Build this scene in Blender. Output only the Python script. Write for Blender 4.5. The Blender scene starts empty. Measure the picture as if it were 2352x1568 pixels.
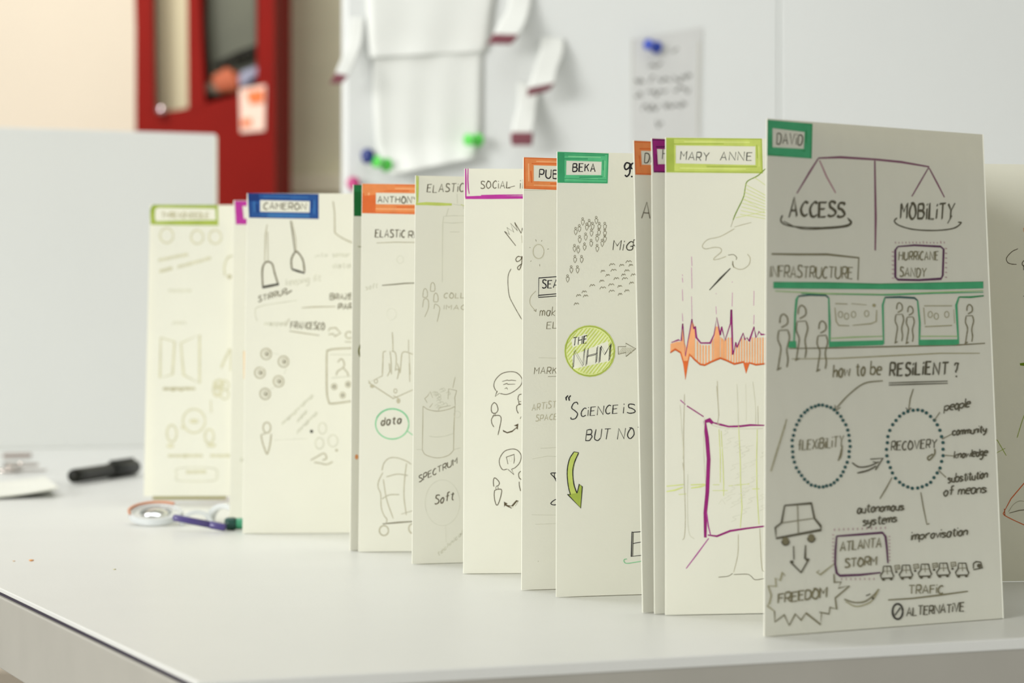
import bpy, bmesh, math, random
import numpy as np
from mathutils import Vector, Matrix

random.seed(7)
SC = bpy.context.scene
COL = SC.collection
FPX, CX, YH = 5800.0, 1176.0, 771.0        # focal length in pixels, principal column, horizon row of the photograph
TZ = 0.75                                  # table top height
CH = 0.122                                 # camera above the table top
CZ = TZ + CH

# ------------------------------------------------------------------ camera
cam_d = bpy.data.cameras.new('camera')
cam = bpy.data.objects.new('camera', cam_d); COL.objects.link(cam)
cam.location = (0, 0, CZ); cam.rotation_euler = (math.pi/2, 0, 0)
cam_d.sensor_width = 22.3
cam_d.lens = FPX/2352*22.3
cam_d.shift_y = -13/2352
cam_d.clip_start = 0.01; cam_d.clip_end = 100
cam_d.dof.use_dof = True
cam_d.dof.focus_distance = 1.215
cam_d.dof.aperture_fstop = 7.8
SC.camera = cam

# ------------------------------------------------------------------ world, lamps, exposure
w = bpy.data.worlds.new('world'); SC.world = w; w.use_nodes = True
w.node_tree.nodes['Background'].inputs[0].default_value = (0.985, 1.0, 0.965, 1)
w.node_tree.nodes['Background'].inputs[1].default_value = 0.42

def area(name, loc, target, size, power, color=(1, 1, 1), size_y=None):
    l = bpy.data.lights.new(name, 'AREA'); l.energy = power; l.color = color
    l.shape = 'RECTANGLE'; l.size = size; l.size_y = size_y or size
    o = bpy.data.objects.new(name, l); COL.objects.link(o)
    o.location = loc
    o.rotation_euler = (Vector(target)-Vector(loc)).to_track_quat('-Z', 'Y').to_euler()
    return o
area('left_lamp', (-4.05, -3.6, 2.1), (0, 1.25, 0.85), 2.0, 312, (1.0, 1.0, 0.975))
area('board_fill', (-0.3, 1.9, 2.7), (-0.1, 2.3, 0.75), 1.6, 13, (0.97, 0.99, 1.0), 1.0)  # added fill with no visible source, brightens the boards and table
area('page_back_fill', (-1.5, 2.35, 2.3), (0.1, 1.3, 0.85), 1.0, 13, (0.97, 0.99, 1.0), 1.0)  # added unseen fill from the back left for the page backs
area('back_wall_fill', (-1.2, 4.3, 2.7), (-1.0, 6.6, 1.2), 1.2, 40, (1.0, 0.94, 0.86), 0.8)  # added warm fill for the beige wall, no lamp in view
SC.view_settings.view_transform = 'Standard'
SC.view_settings.look = 'None'
SC.view_settings.exposure = 0.12
SC.view_settings.gamma = 1.0
SC.view_settings.use_curve_mapping = False

# ------------------------------------------------------------------ helpers
def lin(c):
    c = c/255.0
    return c/12.92 if c <= 0.04045 else ((c+0.055)/1.055)**2.4
def rgb(r, g, b, k=1.0):
    return tuple(min(1, lin(v)*k) for v in (r, g, b)) + (1,)
MATS = {}
def mat(name, col, rough=0.6, metal=0.0, noise=0.0, scale=60, bump=0.0, bscale=400, spec=0.5, trans=0.0, stretch=None, coat=0.0):
    if name in MATS: return MATS[name]
    m = bpy.data.materials.new(name); m.use_nodes = True
    nt = m.node_tree; b = nt.nodes['Principled BSDF']
    b.inputs['Base Color'].default_value = col
    b.inputs['Roughness'].default_value = rough; b.inputs['Metallic'].default_value = metal
    b.inputs['Specular IOR Level'].default_value = spec
    b.inputs['Transmission Weight'].default_value = trans
    b.inputs['Coat Weight'].default_value = coat
    tc = nt.nodes.new('ShaderNodeTexCoord')
    src = tc.outputs['Object']
    if stretch:
        mp = nt.nodes.new('ShaderNodeMapping'); mp.inputs['Scale'].default_value = stretch
        nt.links.new(src, mp.inputs[0]); src = mp.outputs[0]
    n = nt.nodes.new('ShaderNodeTexNoise'); n.inputs['Scale'].default_value = scale; n.inputs['Detail'].default_value = 4
    nt.links.new(src, n.inputs['Vector'])
    r = nt.nodes.new('ShaderNodeValToRGB')
    r.color_ramp.elements[0].position = 0.3; r.color_ramp.elements[1].position = 0.7
    r.color_ramp.elements[0].color = tuple(c*(1-noise) for c in col[:3])+(1,)
    r.color_ramp.elements[1].color = tuple(min(1, c*(1+noise*0.6)) for c in col[:3])+(1,)
    nt.links.new(n.outputs['Fac'], r.inputs['Fac']); nt.links.new(r.outputs['Color'], b.inputs['Base Color'])
    if bump:
        n2 = nt.nodes.new('ShaderNodeTexNoise'); n2.inputs['Scale'].default_value = bscale; n2.inputs['Detail'].default_value = 5
        nt.links.new(tc.outputs['Object'], n2.inputs['Vector'])
        bp = nt.nodes.new('ShaderNodeBump'); bp.inputs['Strength'].default_value = bump; bp.inputs['Distance'].default_value = 0.001
        nt.links.new(n2.outputs['Fac'], bp.inputs['Height']); nt.links.new(bp.outputs['Normal'], b.inputs['Normal'])
    MATS[name] = m
    return m

def translucent(m, col, f):
    nt = m.node_tree; b = nt.nodes['Principled BSDF']; out = nt.nodes['Material Output']
    t = nt.nodes.new('ShaderNodeBsdfTranslucent'); t.inputs['Color'].default_value = col
    x = nt.nodes.new('ShaderNodeMixShader'); x.inputs[0].default_value = f
    nt.links.new(b.outputs[0], x.inputs[1]); nt.links.new(t.outputs[0], x.inputs[2]); nt.links.new(x.outputs[0], out.inputs['Surface'])
PAPER = mat('cream_paper', (0.87, 0.875, 0.785, 1), 0.75, noise=0.012, scale=40, bump=0.05, bscale=900, spec=0.25)
translucent(PAPER, (0.94, 0.87, 0.66, 1), 0.25)
INKC = {
 'black': (38, 36, 40), 'dark': (62, 60, 52), 'brown': (82, 72, 52), 'grey': (118, 112, 92), 'pencil': (176, 171, 148),
 'faint': (203, 202, 184), 'fnt2': (215, 214, 198), 'olive': (120, 118, 66), 'plum': (98, 58, 78), 'plumdark': (60, 30, 58), 'plumlight': (160, 100, 120),
 'teal': (40, 72, 74), 'green': (54, 142, 96), 'deepgreen': (34, 112, 62), 'sea': (84, 176, 124), 'bottle': (24, 98, 48), 'palegreen': (140, 176, 110),
 'mint': (120, 190, 140), 'lime': (182, 194, 100), 'limedark': (152, 168, 72), 'limelight': (200, 208, 128), 'olivegreen': (112, 138, 28),
 'orange': (214, 130, 76), 'orangedark': (204, 100, 50), 'orangelight': (224, 160, 112), 'rust': (170, 80, 40), 'tan': (206, 140, 90),
 'magenta': (172, 52, 144), 'purple': (138, 34, 108), 'purpledark': (84, 20, 72), 'violet': (160, 60, 140), 'mauve': (188, 120, 170),
 'blue': (36, 76, 136), 'bluedark': (24, 50, 108), 'bluelight': (56, 106, 160), 'peach': (228, 196, 150), 'greywhite': (222, 222, 205), 'limepale': (210, 218, 148), 'farpencil': (176, 171, 140), 'farfaint': (196, 193, 166),
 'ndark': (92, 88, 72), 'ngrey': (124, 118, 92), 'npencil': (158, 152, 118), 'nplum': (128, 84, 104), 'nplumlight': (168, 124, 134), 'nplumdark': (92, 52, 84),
 'nteal': (58, 92, 90), 'ngreen': (72, 162, 114), 'ndeepgreen': (52, 136, 84), 'npalegreen': (160, 190, 130), 'nblack': (66, 64, 58)}
def ink(k):
    return mat('ink_'+k, rgb(*INKC[k], 1.12), 0.75, noise=0.10, scale=160, spec=0.2)

def new_obj(name, me, parent=None, mats=()):
    o = bpy.data.objects.new(name, me); COL.objects.link(o)
    for m in mats: me.materials.append(m)
    if parent: o.parent = parent
    return o
def tag(o, label=None, cat=None, group=None, kind=None):
    if label: o['label'] = label
    if cat: o['category'] = cat
    if group: o['group'] = group
    if kind: o['kind'] = kind
    return o
def empty(name, loc, label, cat, group=None):
    o = bpy.data.objects.new(name, None); COL.objects.link(o); o.location = loc
    o.empty_display_size = 0.02
    return tag(o, label, cat, group)
def bm_obj(name, bm, m, parent=None, bevel=0.0, smooth=False):
    bmesh.ops.recalc_face_normals(bm, faces=bm.faces)
    me = bpy.data.meshes.new(name); bm.to_mesh(me); bm.free()
    if smooth:
        for p in me.polygons: p.use_smooth = True
    o = new_obj(name, me, None, [m] if not isinstance(m, (list, tuple)) else m)
    if parent:
        o.parent = parent; o.matrix_parent_inverse = Matrix.Translation(-parent.location) if parent.type == 'EMPTY' else Matrix()
    if bevel:
        md = o.modifiers.new('bevel', 'BEVEL'); md.width = bevel; md.segments = 3; md.limit_method = 'ANGLE'
    return o
def px(x, y, d):                            # the point at depth d seen at photo pixel x, y
    return Vector(((x-CX)*d/FPX, d, CZ-(y-YH)*d/FPX))
def on_table(x, y, z=0.0):                  # the point of the table top seen at photo pixel x, y
    d = (CH-z)*FPX/(y-YH)
    return Vector(((x-CX)*d/FPX, d, TZ+z))
def slab(bm, pts, off):                     # extrude a planar polygon by vector off
    a = [bm.verts.new(p) for p in pts]; b = [bm.verts.new(Vector(p)+Vector(off)) for p in pts]
    bm.faces.new(a); bm.faces.new(b[::-1])
    for i in range(len(a)):
        j = (i+1) % len(a); bm.faces.new((a[i], b[i], b[j], a[j]))
def lathe(bm, prof, seg=32, M=Matrix()):    # prof: list of (r, z); closed caps when r = 0
    rings = []
    for r, z in prof:
        if r < 1e-7: rings.append([bm.verts.new(M @ Vector((0, 0, z)))])
        else: rings.append([bm.verts.new(M @ Vector((r*math.cos(2*math.pi*k/seg), r*math.sin(2*math.pi*k/seg), z))) for k in range(seg)])
    for a, b in zip(rings, rings[1:]):
        if len(a) == 1 and len(b) == 1: continue
        for k in range(seg):
            j = (k+1) % seg
            if len(a) == 1: bm.faces.new((a[0], b[k], b[j]))
            elif len(b) == 1: bm.faces.new((a[k], b[0], a[j]))
            else: bm.faces.new((a[k], b[k], b[j], a[j]))
def axis_m(p, q):                           # matrix whose z runs from p to q, origin p
    z = (Vector(q)-Vector(p)).normalized()
    return Matrix.Translation(p) @ z.to_track_quat('Z', 'Y').to_matrix().to_4x4()

# ------------------------------------------------------------------ hand drawing on a sheet
GL = {
'A': '!003960;!1353', 'B': '!0009;0959585645;05556251400.0'.replace('.', ''), 'C': '58391704113051', 'D': '!0009;095856523000', 'E': '!59090050;!0545',
'F': '!590900;!0545', 'G': '583917041130515434', 'H': '!0900;!6960;!0565', 'I': '!0900', '|': '!0600;!0908', 'K': '!0900;!5904;!2650',
'L': '!090050', 'M': '!0009346960', 'N': '!00096069', 'O': '391703204063573919', 'P': '!0009;0959565404', 'Q': '391703204063573919;!3260',
'R': '!0009;0959565404;!2450', 'S': '584919163553512001', 'T': '!0969;!3930', 'U': '0902204062694969'[:12], 'V': '!093069', 'W': '!0920345069',
'X': '!0060;!6909'.replace('!0060', '!0069').replace('!6909', '!0960'), 'Y': '!093569;!3530', 'Z': '!09590050',
'a': '4515021030434540', 'b': '!0900;043553401001', 'c': '442504012041', 'd': '441502103043;!4940', 'e': '03434515021040', 'f': '49282520;!0545',
'g': '451502113144;45414b2d0c', 'h': '!0900;03254440', 'i': '!0500;!0807', 'k': '!0900;!4502;!0240', 'l': '!0900', 'm': '!0500;03153430;33456460',
'n': '!0500;03254440', 'o': '25031030433515', 'p': '!050c;0435533001', 'r': '!0500;032545', 's': '44150432412000', 't': '28223040;!0646',
'u': '0501204045;!4540', 'v': '!052045', 'w': '!0510345065', 'y': '05022143;45402c0c', 'v': '!052045', '?': '0729574420;!0b0a', "'": '!0907',
'"': '!0907;!2927', ' ': ''}
GL['B'] = '!0009;0949574505;054563514000'; GL['P'] = '!0009;0949574404'; GL['R'] = '!0009;0949574404;!2450'; GL['D'] = '!0009;093957533000'
GL['U'] = '0902204062;!6269'
GL['?'] = '07195948332220'
YM = {'a': -1, 'b': -2, 'c': -3, 'd': -4}
def smooth(pts, n=6, closed=False):
    P = [np.array(p, float) for p in pts]
    if len(P) < 3: return P
    out = []; N = len(P)
    rng = range(N) if closed else range(N-1)
    for i in rng:
        p0 = P[(i-1) % N] if (closed or i > 0) else 2*P[0]-P[1]
        p1, p2 = P[i], P[(i+1) % N]
        p3 = P[(i+2) % N] if (closed or i+2 < N) else 2*P[-1]-P[-2]
        for k in range(n):
            t = k/n
            out.append(0.5*((2*p1)+(-p0+p2)*t+(2*p0-5*p1+4*p2-p3)*t*t+(-p0+3*p1-3*p2+p3)*t**3))
    out.append(P[0] if closed else P[-1])
    return out

class Sheet:
    """collects flat ink shapes in photo pixels; build() lays them on the real sheet"""
    def __init__(s): s.V = []; s.F = []; s.MI = []; s.lay = []; s.mats = []; s.n = 0; s.o = (0, 0, 1)
    def z(s, x0, y0, sc): s.o = (x0, y0, 1.0/sc); return s           # coordinates are now read in an enlarged crop
    remap = {}
    def _m(s, k):
        k = s.remap.get(k, k)
        if k not in s.mats: s.mats.append(k)
        return s.mats.index(k)
    def _p(s, pts):
        if isinstance(pts, str):
            pts = [tuple(float(v) for v in q.split(',')) for q in pts.split()]
        x0, y0, k = s.o
        return [(x0+x*k, y0+y*k) for x, y in pts]
    def raw(s, k, quads):
        mi = s._m(k); s.n += 1
        for q in quads:
            b = len(s.V)
            for p in q: s.V.append((p[0], p[1])); s.lay.append(s.n)
            s.F.append(tuple(range(b, b+len(q)))); s.MI.append(mi)
    def poly(s, k, pts): s.raw(k, [s._p(pts)])
    def rib(s, k, w, P, taper=False, jit=0.12):
        P = [np.array(p, float) for p in P]
        P = [p for i, p in enumerate(P) if i == 0 or np.hypot(*(p-P[i-1])) > 0.05]
        if len(P) < 2: return
        L, R = [], []; N = len(P)
        for i, p in enumerate(P):
            d = P[min(i+1, N-1)]-P[max(i-1, 0)]
            l = np.hypot(*d)
            if l < 1e-6: d = P[i]-P[i-1] if i else P[1]-P[0]; l = np.hypot(*d)+1e-9
            nrm = np.array((-d[1], d[0]))/l
            ww = w/2*(1+random.uniform(-jit, jit))
            if i == 0 or i == N-1: ww *= 0.7
            if taper: ww *= 0.25+0.75*math.sin(math.pi*(i+0.5)/N)
            if 0 < i < N-1:
                a = P[i]-P[i-1]; b = P[i+1]-P[i]
                c = abs(np.dot(a, b)/(np.hypot(*a)*np.hypot(*b)+1e-9)); ww *= 1+0.25*(1-c)
            L.append(p+nrm*ww); R.append(p-nrm*ww)
        mi = s._m(k); s.n += 1; b = len(s.V)
        for l, r in zip(L, R): s.V += [tuple(l), tuple(r)]; s.lay += [s.n, s.n]
        for i in range(N-1): s.F.append((b+2*i, b+2*i+1, b+2*i+3, b+2*i+2)); s.MI.append(mi)
    def ln(s, k, w, pts, **a):                                        # straight strokes; w in photo px
        P = s._p(pts); s.rib(k, w, P, **a)
    def cv(s, k, w, pts, closed=False, **a):                          # smooth strokes
        s.rib(k, w, smooth(s._p(pts), closed=closed), **a)
    def ell(s, k, w, cx, cy, rx, ry, a0=0, a1=360, **a):
        n = 28; s.rib(k, w, s._p([(cx+rx*math.cos(math.radians(a0+(a1-a0)*i/n)), cy+ry*math.sin(math.radians(a0+(a1-a0)*i/n))) for i in range(n+1)]), **a)
    def disc(s, k, cx, cy, rx, ry=None):
        ry = ry or rx; s.poly(k, [(cx+rx*math.cos(i*math.pi/6), cy+ry*math.sin(i*math.pi/6)) for i in range(12)])
    def text(s, k, w, t, x0, y0, x1, y1, h, slant=0.06, dbl=False, gap=2.4):
        adv = []; x = 0
        for c in t:
            g = GL.get(c, ''); xs = [int(g2[i]) for g2 in g.replace('!', '').split(';') for i in range(0, len(g2)-1, 2)] if g else [3]
            adv.append(x); x += (max(xs) if c != ' ' else 2.5)+gap
        tot = x-gap
        X0, Y0, K = s.o
        x0, y0, x1, y1, h = X0+x0*K, Y0+y0*K, X0+x1*K, Y0+y1*K, h*K
        sx = math.hypot(x1-x0, y1-y0)/tot; sy = h/9.0
        ux, uy = (x1-x0)/(sx*tot), (y1-y0)/(sx*tot)
        for c, a in zip(t, adv):
            jy = random.uniform(-0.3, 0.3); js = random.uniform(0.94, 1.06)
            for st in GL.get(c, '').split(';'):
                if not st: continue
                sharp = st[0] == '!'; st = st.lstrip('!')
                pts = []
                for i in range(0, len(st)-1, 2):
                    gx = int(st[i]); gy = YM.get(st[i+1]); gy = int(st[i+1]) if gy is None else gy
                    pts.append((gx+a+gy*slant*sy/sx+random.uniform(-.18, .18), (gy*js+jy)+random.uniform(-.18, .18)))
                P = pts if sharp else smooth(pts, 4)
                for rep in range(2 if dbl else 1):
                    o = 0 if not dbl else (-0.28 if rep == 0 else 0.34)
                    s.rib(k, w, [(x0+ux*(q[0]+o)*sx, y0+uy*(q[0]+o)*sx-(q[1]+o)*sy) for q in P])
    def frame(s, k, outer, inner, dark=None, light=None):
        O = s._p(outer); I = s._p(inner)
        s.raw(k, [[O[i], O[(i+1) % 4], I[(i+1) % 4], I[i]] for i in range(4)])
        o = s.o; s.o = (0, 0, 1)
        mid = lambda a, b, t: tuple(np.array(a)*(1-t)+np.array(b)*t)
        for i in range(4):
            j = (i+1) % 4; th = abs(np.cross(np.array(O[j])-np.array(O[i]), np.array(I[i])-np.array(O[i])))/np.hypot(*(np.array(O[j])-np.array(O[i])))
            if dark: s.rib(dark, th*0.16, [mid(O[i], I[i], .12), mid(O[j], I[j], .1)]); s.rib(dark, th*0.2, [mid(O[i], I[i], .8), mid(mid(O[i], I[i], .75), mid(O[j], I[j], .7), .6)])
            if light: s.rib(light, th*0.2, [mid(mid(O[i], I[i], .5), mid(O[j], I[j], .5), .15), mid(mid(O[i], I[i], .45), mid(O[j], I[j], .5), .9)])
        s.o = o
    def fig(s, k, w, x, y, h):                                        # pencil person: head, neck, tapering body
        hw = h*0.066
        s.cv(k, w, [(x-hw, y+h*.16), (x-hw*.8, y+h*.05), (x, y), (x+hw, y+h*.06), (x+hw, y+h*.17), (x-hw*.6, y+h*.24)])
        s.ln(k, w, [(x-hw*1.3, y+h*.29), (x+hw*1.2, y+h*.28)])
        s.cv(k, w, [(x-hw*1.3, y+h*.3), (x-hw*1.5, y+h*.45), (x-hw*.7, y+h*.6), (x-hw*1.1, y+h*.8), (x-hw*1.5, y+h*.98)])
        s.cv(k, w, [(x+hw*1.2, y+h*.29), (x+hw*1.6, y+h*.42), (x+hw*.9, y+h*.62), (x+hw*1.2, y+h*.8), (x+hw*.9, y+h*.94)])
        s.ln(k, w*1.4, [(x-hw*1.8, y+h*.99), (x-hw*.6, y+h*.95)])

THK = 0.0005
def build_sheet(name, Ft, Fb, Gt, Gb, sh, parent, label=None, paper=PAPER, ng=12, pivot=None):
    Ft, Fb, Gt, Gb = [np.array(v, float) for v in (Ft, Fb, Gt, Gb)]
    S = lambda u, v: (Ft*(1-u)+Gt*u)*(1-v)+(Fb*(1-u)+Gb*u)*v
    nrm = np.cross(Gt-Ft, Fb-Ft); nrm /= np.linalg.norm(nrm)
    if nrm[1] > 0: nrm = -nrm               # the drawn side faces the camera's side of the room
    V, F, MI = [], [], []
    for side in (0, 1):
        for i in range(ng+1):
            for j in range(ng+1): V.append(S(i/ng, j/ng)-nrm*THK*side)
    idx = lambda sd, i, j: sd*(ng+1)**2+i*(ng+1)+j
    for i in range(ng):
        for j in range(ng):
            F.append((idx(0, i, j), idx(0, i, j+1), idx(0, i+1, j+1), idx(0, i+1, j)))
            F.append((idx(1, i, j), idx(1, i+1, j), idx(1, i+1, j+1), idx(1, i, j+1)))
    for i in range(ng):
        F.append((idx(0, i, 0), idx(0, i+1, 0), idx(1, i+1, 0), idx(1, i, 0)))
        F.append((idx(0, i, ng), idx(1, i, ng), idx(1, i+1, ng), idx(0, i+1, ng)))
        F.append((idx(0, 0, i), idx(1, 0, i), idx(1, 0, i+1), idx(0, 0, i+1)))
        F.append((idx(0, ng, i), idx(0, ng, i+1), idx(1, ng, i+1), idx(1, ng, i)))
    MI = [0]*len(F); mats = [paper]
    if sh and sh.V:
        Q = np.array(sh.V); L = np.array(sh.lay, float)
        uv = np.full((len(Q), 2), 0.4)
        for _ in range(12):
            u, v = uv[:, :1], uv[:, 1:]
            P = (Ft*(1-u)+Gt*u)*(1-v)+(Fb*(1-u)+Gb*u)*v
            du = (Gt-Ft)*(1-v)+(Gb-Fb)*v; dv = (Fb*(1-u)+Gb*u)-(Ft*(1-u)+Gt*u)
            X = CX+FPX*P[:, 0]/P[:, 1]; Y = YH-FPX*(P[:, 2]-CZ)/P[:, 1]
            j = lambda D: (FPX*(D[:, 0]*P[:, 1]-P[:, 0]*D[:, 1])/P[:, 1]**2, -FPX*(D[:, 2]*P[:, 1]-(P[:, 2]-CZ)*D[:, 1])/P[:, 1]**2)
            a, c = j(du); b, d = j(dv); det = a*d-b*c
            ex, ey = Q[:, 0]-X, Q[:, 1]-Y
            uv[:, 0] += (d*ex-b*ey)/det; uv[:, 1] += (-c*ex+a*ey)/det
            uv = np.clip(uv, -0.2, 1.6)
        uv = np.clip(uv, 0.0, 1.0)          # ink ends where the sheet ends
        u, v = uv[:, :1], uv[:, 1:]
        P = (Ft*(1-u)+Gt*u)*(1-v)+(Fb*(1-u)+Gb*u)*v + nrm*(6e-5+3.5e-7*L[:, None])
        base = len(V); V += list(P)
        for k in sh.mats: mats.append(ink(k))
        for f, mi in zip(sh.F, sh.MI):
            us = uv[list(f)]
            if np.ptp(us[:, 0]) < 1e-6 or np.ptp(us[:, 1]) < 1e-6: continue
            F.append(tuple(base+i for i in f)); MI.append(mi+1)
    piv = np.array(pivot if pivot is not None else (0, 0, 0), float)
    me = bpy.data.meshes.new(name); me.from_pydata([tuple(v-piv) for v in V], [], F)
    for m in mats: me.materials.append(m)
    me.polygons.foreach_set('material_index', MI); me.update()
    o = bpy.data.objects.new(name, me); COL.objects.link(o)
    if parent: o.parent = parent
    else: o.location = piv
    if label: o['label'] = label
    return o

# ================================================================== STRUCTURE
M_FLOOR = mat('grey_floor', rgb(150, 146, 138), 0.5, noise=0.05, scale=6)
M_BEIGE = mat('beige_wall', rgb(228, 219, 203), 0.8, noise=0.015, scale=3)
M_CONC = mat('grey_wall', rgb(226, 226, 200), 0.85, noise=0.05, scale=8, bump=0.2, bscale=60)
M_CEIL = mat('ceiling_paint', rgb(225, 224, 218), 0.9, noise=0.02, scale=3)
bm = bmesh.new(); slab(bm, [(-5, -2.5, -.05), (5, -2.5, -.05), (5, 7.2, -.05), (-5, 7.2, -.05)], (0, 0, .05))
tag(bm_obj('floor', bm, M_FLOOR), kind='structure')
bm = bmesh.new(); slab(bm, [(-5, 6.6, 0), (5, 6.6, 0), (5, 6.6, 3), (-5, 6.6, 3)], (0, .15, 0))
tag(bm_obj('wall_back', bm, M_BEIGE), kind='structure')
D = 5.9; xl = px(640, 0, D).x                     # grey wall that ends just right of the red cabinet
bm = bmesh.new(); slab(bm, [(xl, D, 0), (4.6, D+.25, 0), (4.6, D+.25, 3), (xl, D, 3)], (0, .3, 0))
tag(bm_obj('wall_right', bm, M_CONC), kind='structure')
z0, z1 = px(0, 440, D-.03).z, px(0, 398, D-.03).z
bm = bmesh.new(); slab(bm, [(xl, D, z0), (4.0, D+.2, z0), (4.0, D+.2, z1), (xl, D, z1)], (0, -.03, 0))
tag(bm_obj('trim_1', bm, mat('rail_paint', rgb(238, 236, 212), 0.7)), kind='structure')

bm = bmesh.new(); slab(bm, [(-5, -2.5, 3), (5, -2.5, 3), (5, 7.2, 3), (-5, 7.2, 3)], (0, 0, .1))
tag(bm_obj('ceiling', bm, M_CEIL), kind='structure')

# ================================================================== TABLE
C0 = Vector((-0.1111, 0.8885, TZ))
U = Vector((0.924, 0.383, 0)).normalized(); Vv = Vector((-0.383, 0.924, 0)).normalized()
TL, TD, TT = 2.6, 2.02, 0.038
def tp(u, v, z=0.0): return C0+U*u+Vv*v+Vector((0, 0, z))
M_LAM = mat('white_laminate', (0.73, 0.735, 0.705, 1), 0.34, noise=0.012, scale=14, bump=0.12, bscale=700, spec=0.45)
M_EDGE = mat('grey_edge_banding', rgb(172, 169, 160), 0.5, noise=0.04, scale=25, spec=.3)
M_SEAM = mat('dark_seam', rgb(48, 40, 58), 0.6)
M_LEG = mat('steel_leg', rgb(190, 192, 190), 0.35, metal=0.7)
table = empty('table', C0-Vector((0, 0, TZ)), 'large white laminate table carrying the folded sketchbook, its near corner at the bottom left', 'table')
bm = bmesh.new(); slab(bm, [tp(.0015, .0015), tp(TL, .0015), tp(TL, TD), tp(.0015, TD)], (0, 0, -.0022))
bm_obj('tabletop', bm, M_LAM, table, bevel=.0006)
bm = bmesh.new(); slab(bm, [tp(.002, .002, -.0023), tp(TL, .002, -.0023), tp(TL, TD, -.0023), tp(.002, TD, -.0023)], (0, 0, -.0012))
tag(bm_obj('seam', bm, M_SEAM, table), 'thin dark seam under the laminate edge')
bm = bmesh.new(); slab(bm, [tp(0, 0, -.0036), tp(TL, 0, -.0036), tp(TL, TD, -.0036), tp(0, TD, -.0036)], (0, 0, -(TT-.0036)))
bm_obj('edge_band', bm, M_EDGE, table, bevel=.0008)
bm = bmesh.new(); slab(bm, [tp(-.0004, -.0006), tp(TL, -.0006), tp(TL, .0014), tp(-.0004, .0014)], (0, 0, -.0045))
bm_obj('front_lip', bm, M_LAM, table, bevel=.0005)
for u, v in ((.12, .12), (TL-.12, .12), (.12, TD-.12), (TL-.12, TD-.12)):
    bm = bmesh.new(); lathe(bm, [(0, 0), (.03, 0), (.03, .01), (.025, .012), (.025, TZ-TT), (0, TZ-TT)], 24, Matrix.Translation(tp(u, v, -TZ)))
    bm_obj('leg', bm, M_LEG, table)

# ================================================================== SCREENS BEHIND
VB = 1.87
BP = tp(0, VB); BN = Vector((U.y, -U.x, 0)).normalized()      # boards' plane, normal towards the camera
def on_board(x, y, off=0.0):
    ray = Vector(((x-CX)/FPX, 1, -(y-YH)/FPX)); o = Vector((0, 0, CZ))
    t = (BP+BN*off-o).dot(BN)/ray.dot(BN)
    return o+ray*t
M_SCREEN = mat('white_screen', (0.69, 0.70, 0.67, 1), 0.55, noise=0.012, scale=5, spec=0.3)
M_BOARD = mat('white_board', (0.80, 0.815, 0.80, 1), 0.5, noise=0.012, scale=4, spec=0.35)
M_ALU = mat('screen_edge', rgb(226, 226, 205), 0.5)
def board(name, x_left, x_right, ztop, label, cat, m, seams=(), ul=None, th=.02):
    a = on_board(x_left, 600) if ul is None else BP+U*ul
    b = on_board(x_right, 600) if x_right is not None else BP+U*2.5
    a.z = b.z = TZ
    r = empty(name, a, label, cat)
    cuts = [a]+[Vector((q.x, q.y, TZ)) for q in (on_board(s, 150) for s in seams)]+[b]
    for i, (p, q) in enumerate(zip(cuts, cuts[1:])):
        g = U*.0012 if i else Vector()
        bm = bmesh.new(); slab(bm, [p+g, q-U*.0012, q-U*.0012+Vector((0, 0, ztop)), p+g+Vector((0, 0, ztop))], -BN*th)
        bm_obj('panel', bm, m, r, bevel=.0012)
    return r, a, b
b1, a1, e1 = board('desk_screen', 0, 499, CH+(YH-302)*2.79/FPX, 'low plain white desk screen at the left, in front of the beige wall', 'screen', M_SCREEN, ul=.02)
bm = bmesh.new(); slab(bm, [e1-U*.002, e1, e1+Vector((0, 0, .345)), e1-U*.002+Vector((0, 0, .345))], -BN*.021)
bm_obj('edge_trim', bm, M_ALU, b1)
b2, a2, e2 = board('pinboard', 797, None, 0.80, 'tall white pinboard behind the sketchbook with papers pinned to it', 'board', M_BOARD, seams=(1790,))
bm = bmesh.new(); p = on_board(1790, 150); p.z = TZ
slab(bm, [p-U*.0045-BN*.004, p+U*.0045-BN*.004, p+U*.0045-BN*.004+Vector((0, 0, .8)), p-U*.0045-BN*.004+Vector((0, 0, .8))], -BN*.012)
bm_obj('joint_strip', bm, mat('joint', rgb(196, 198, 188), 0.6), b2)

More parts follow.
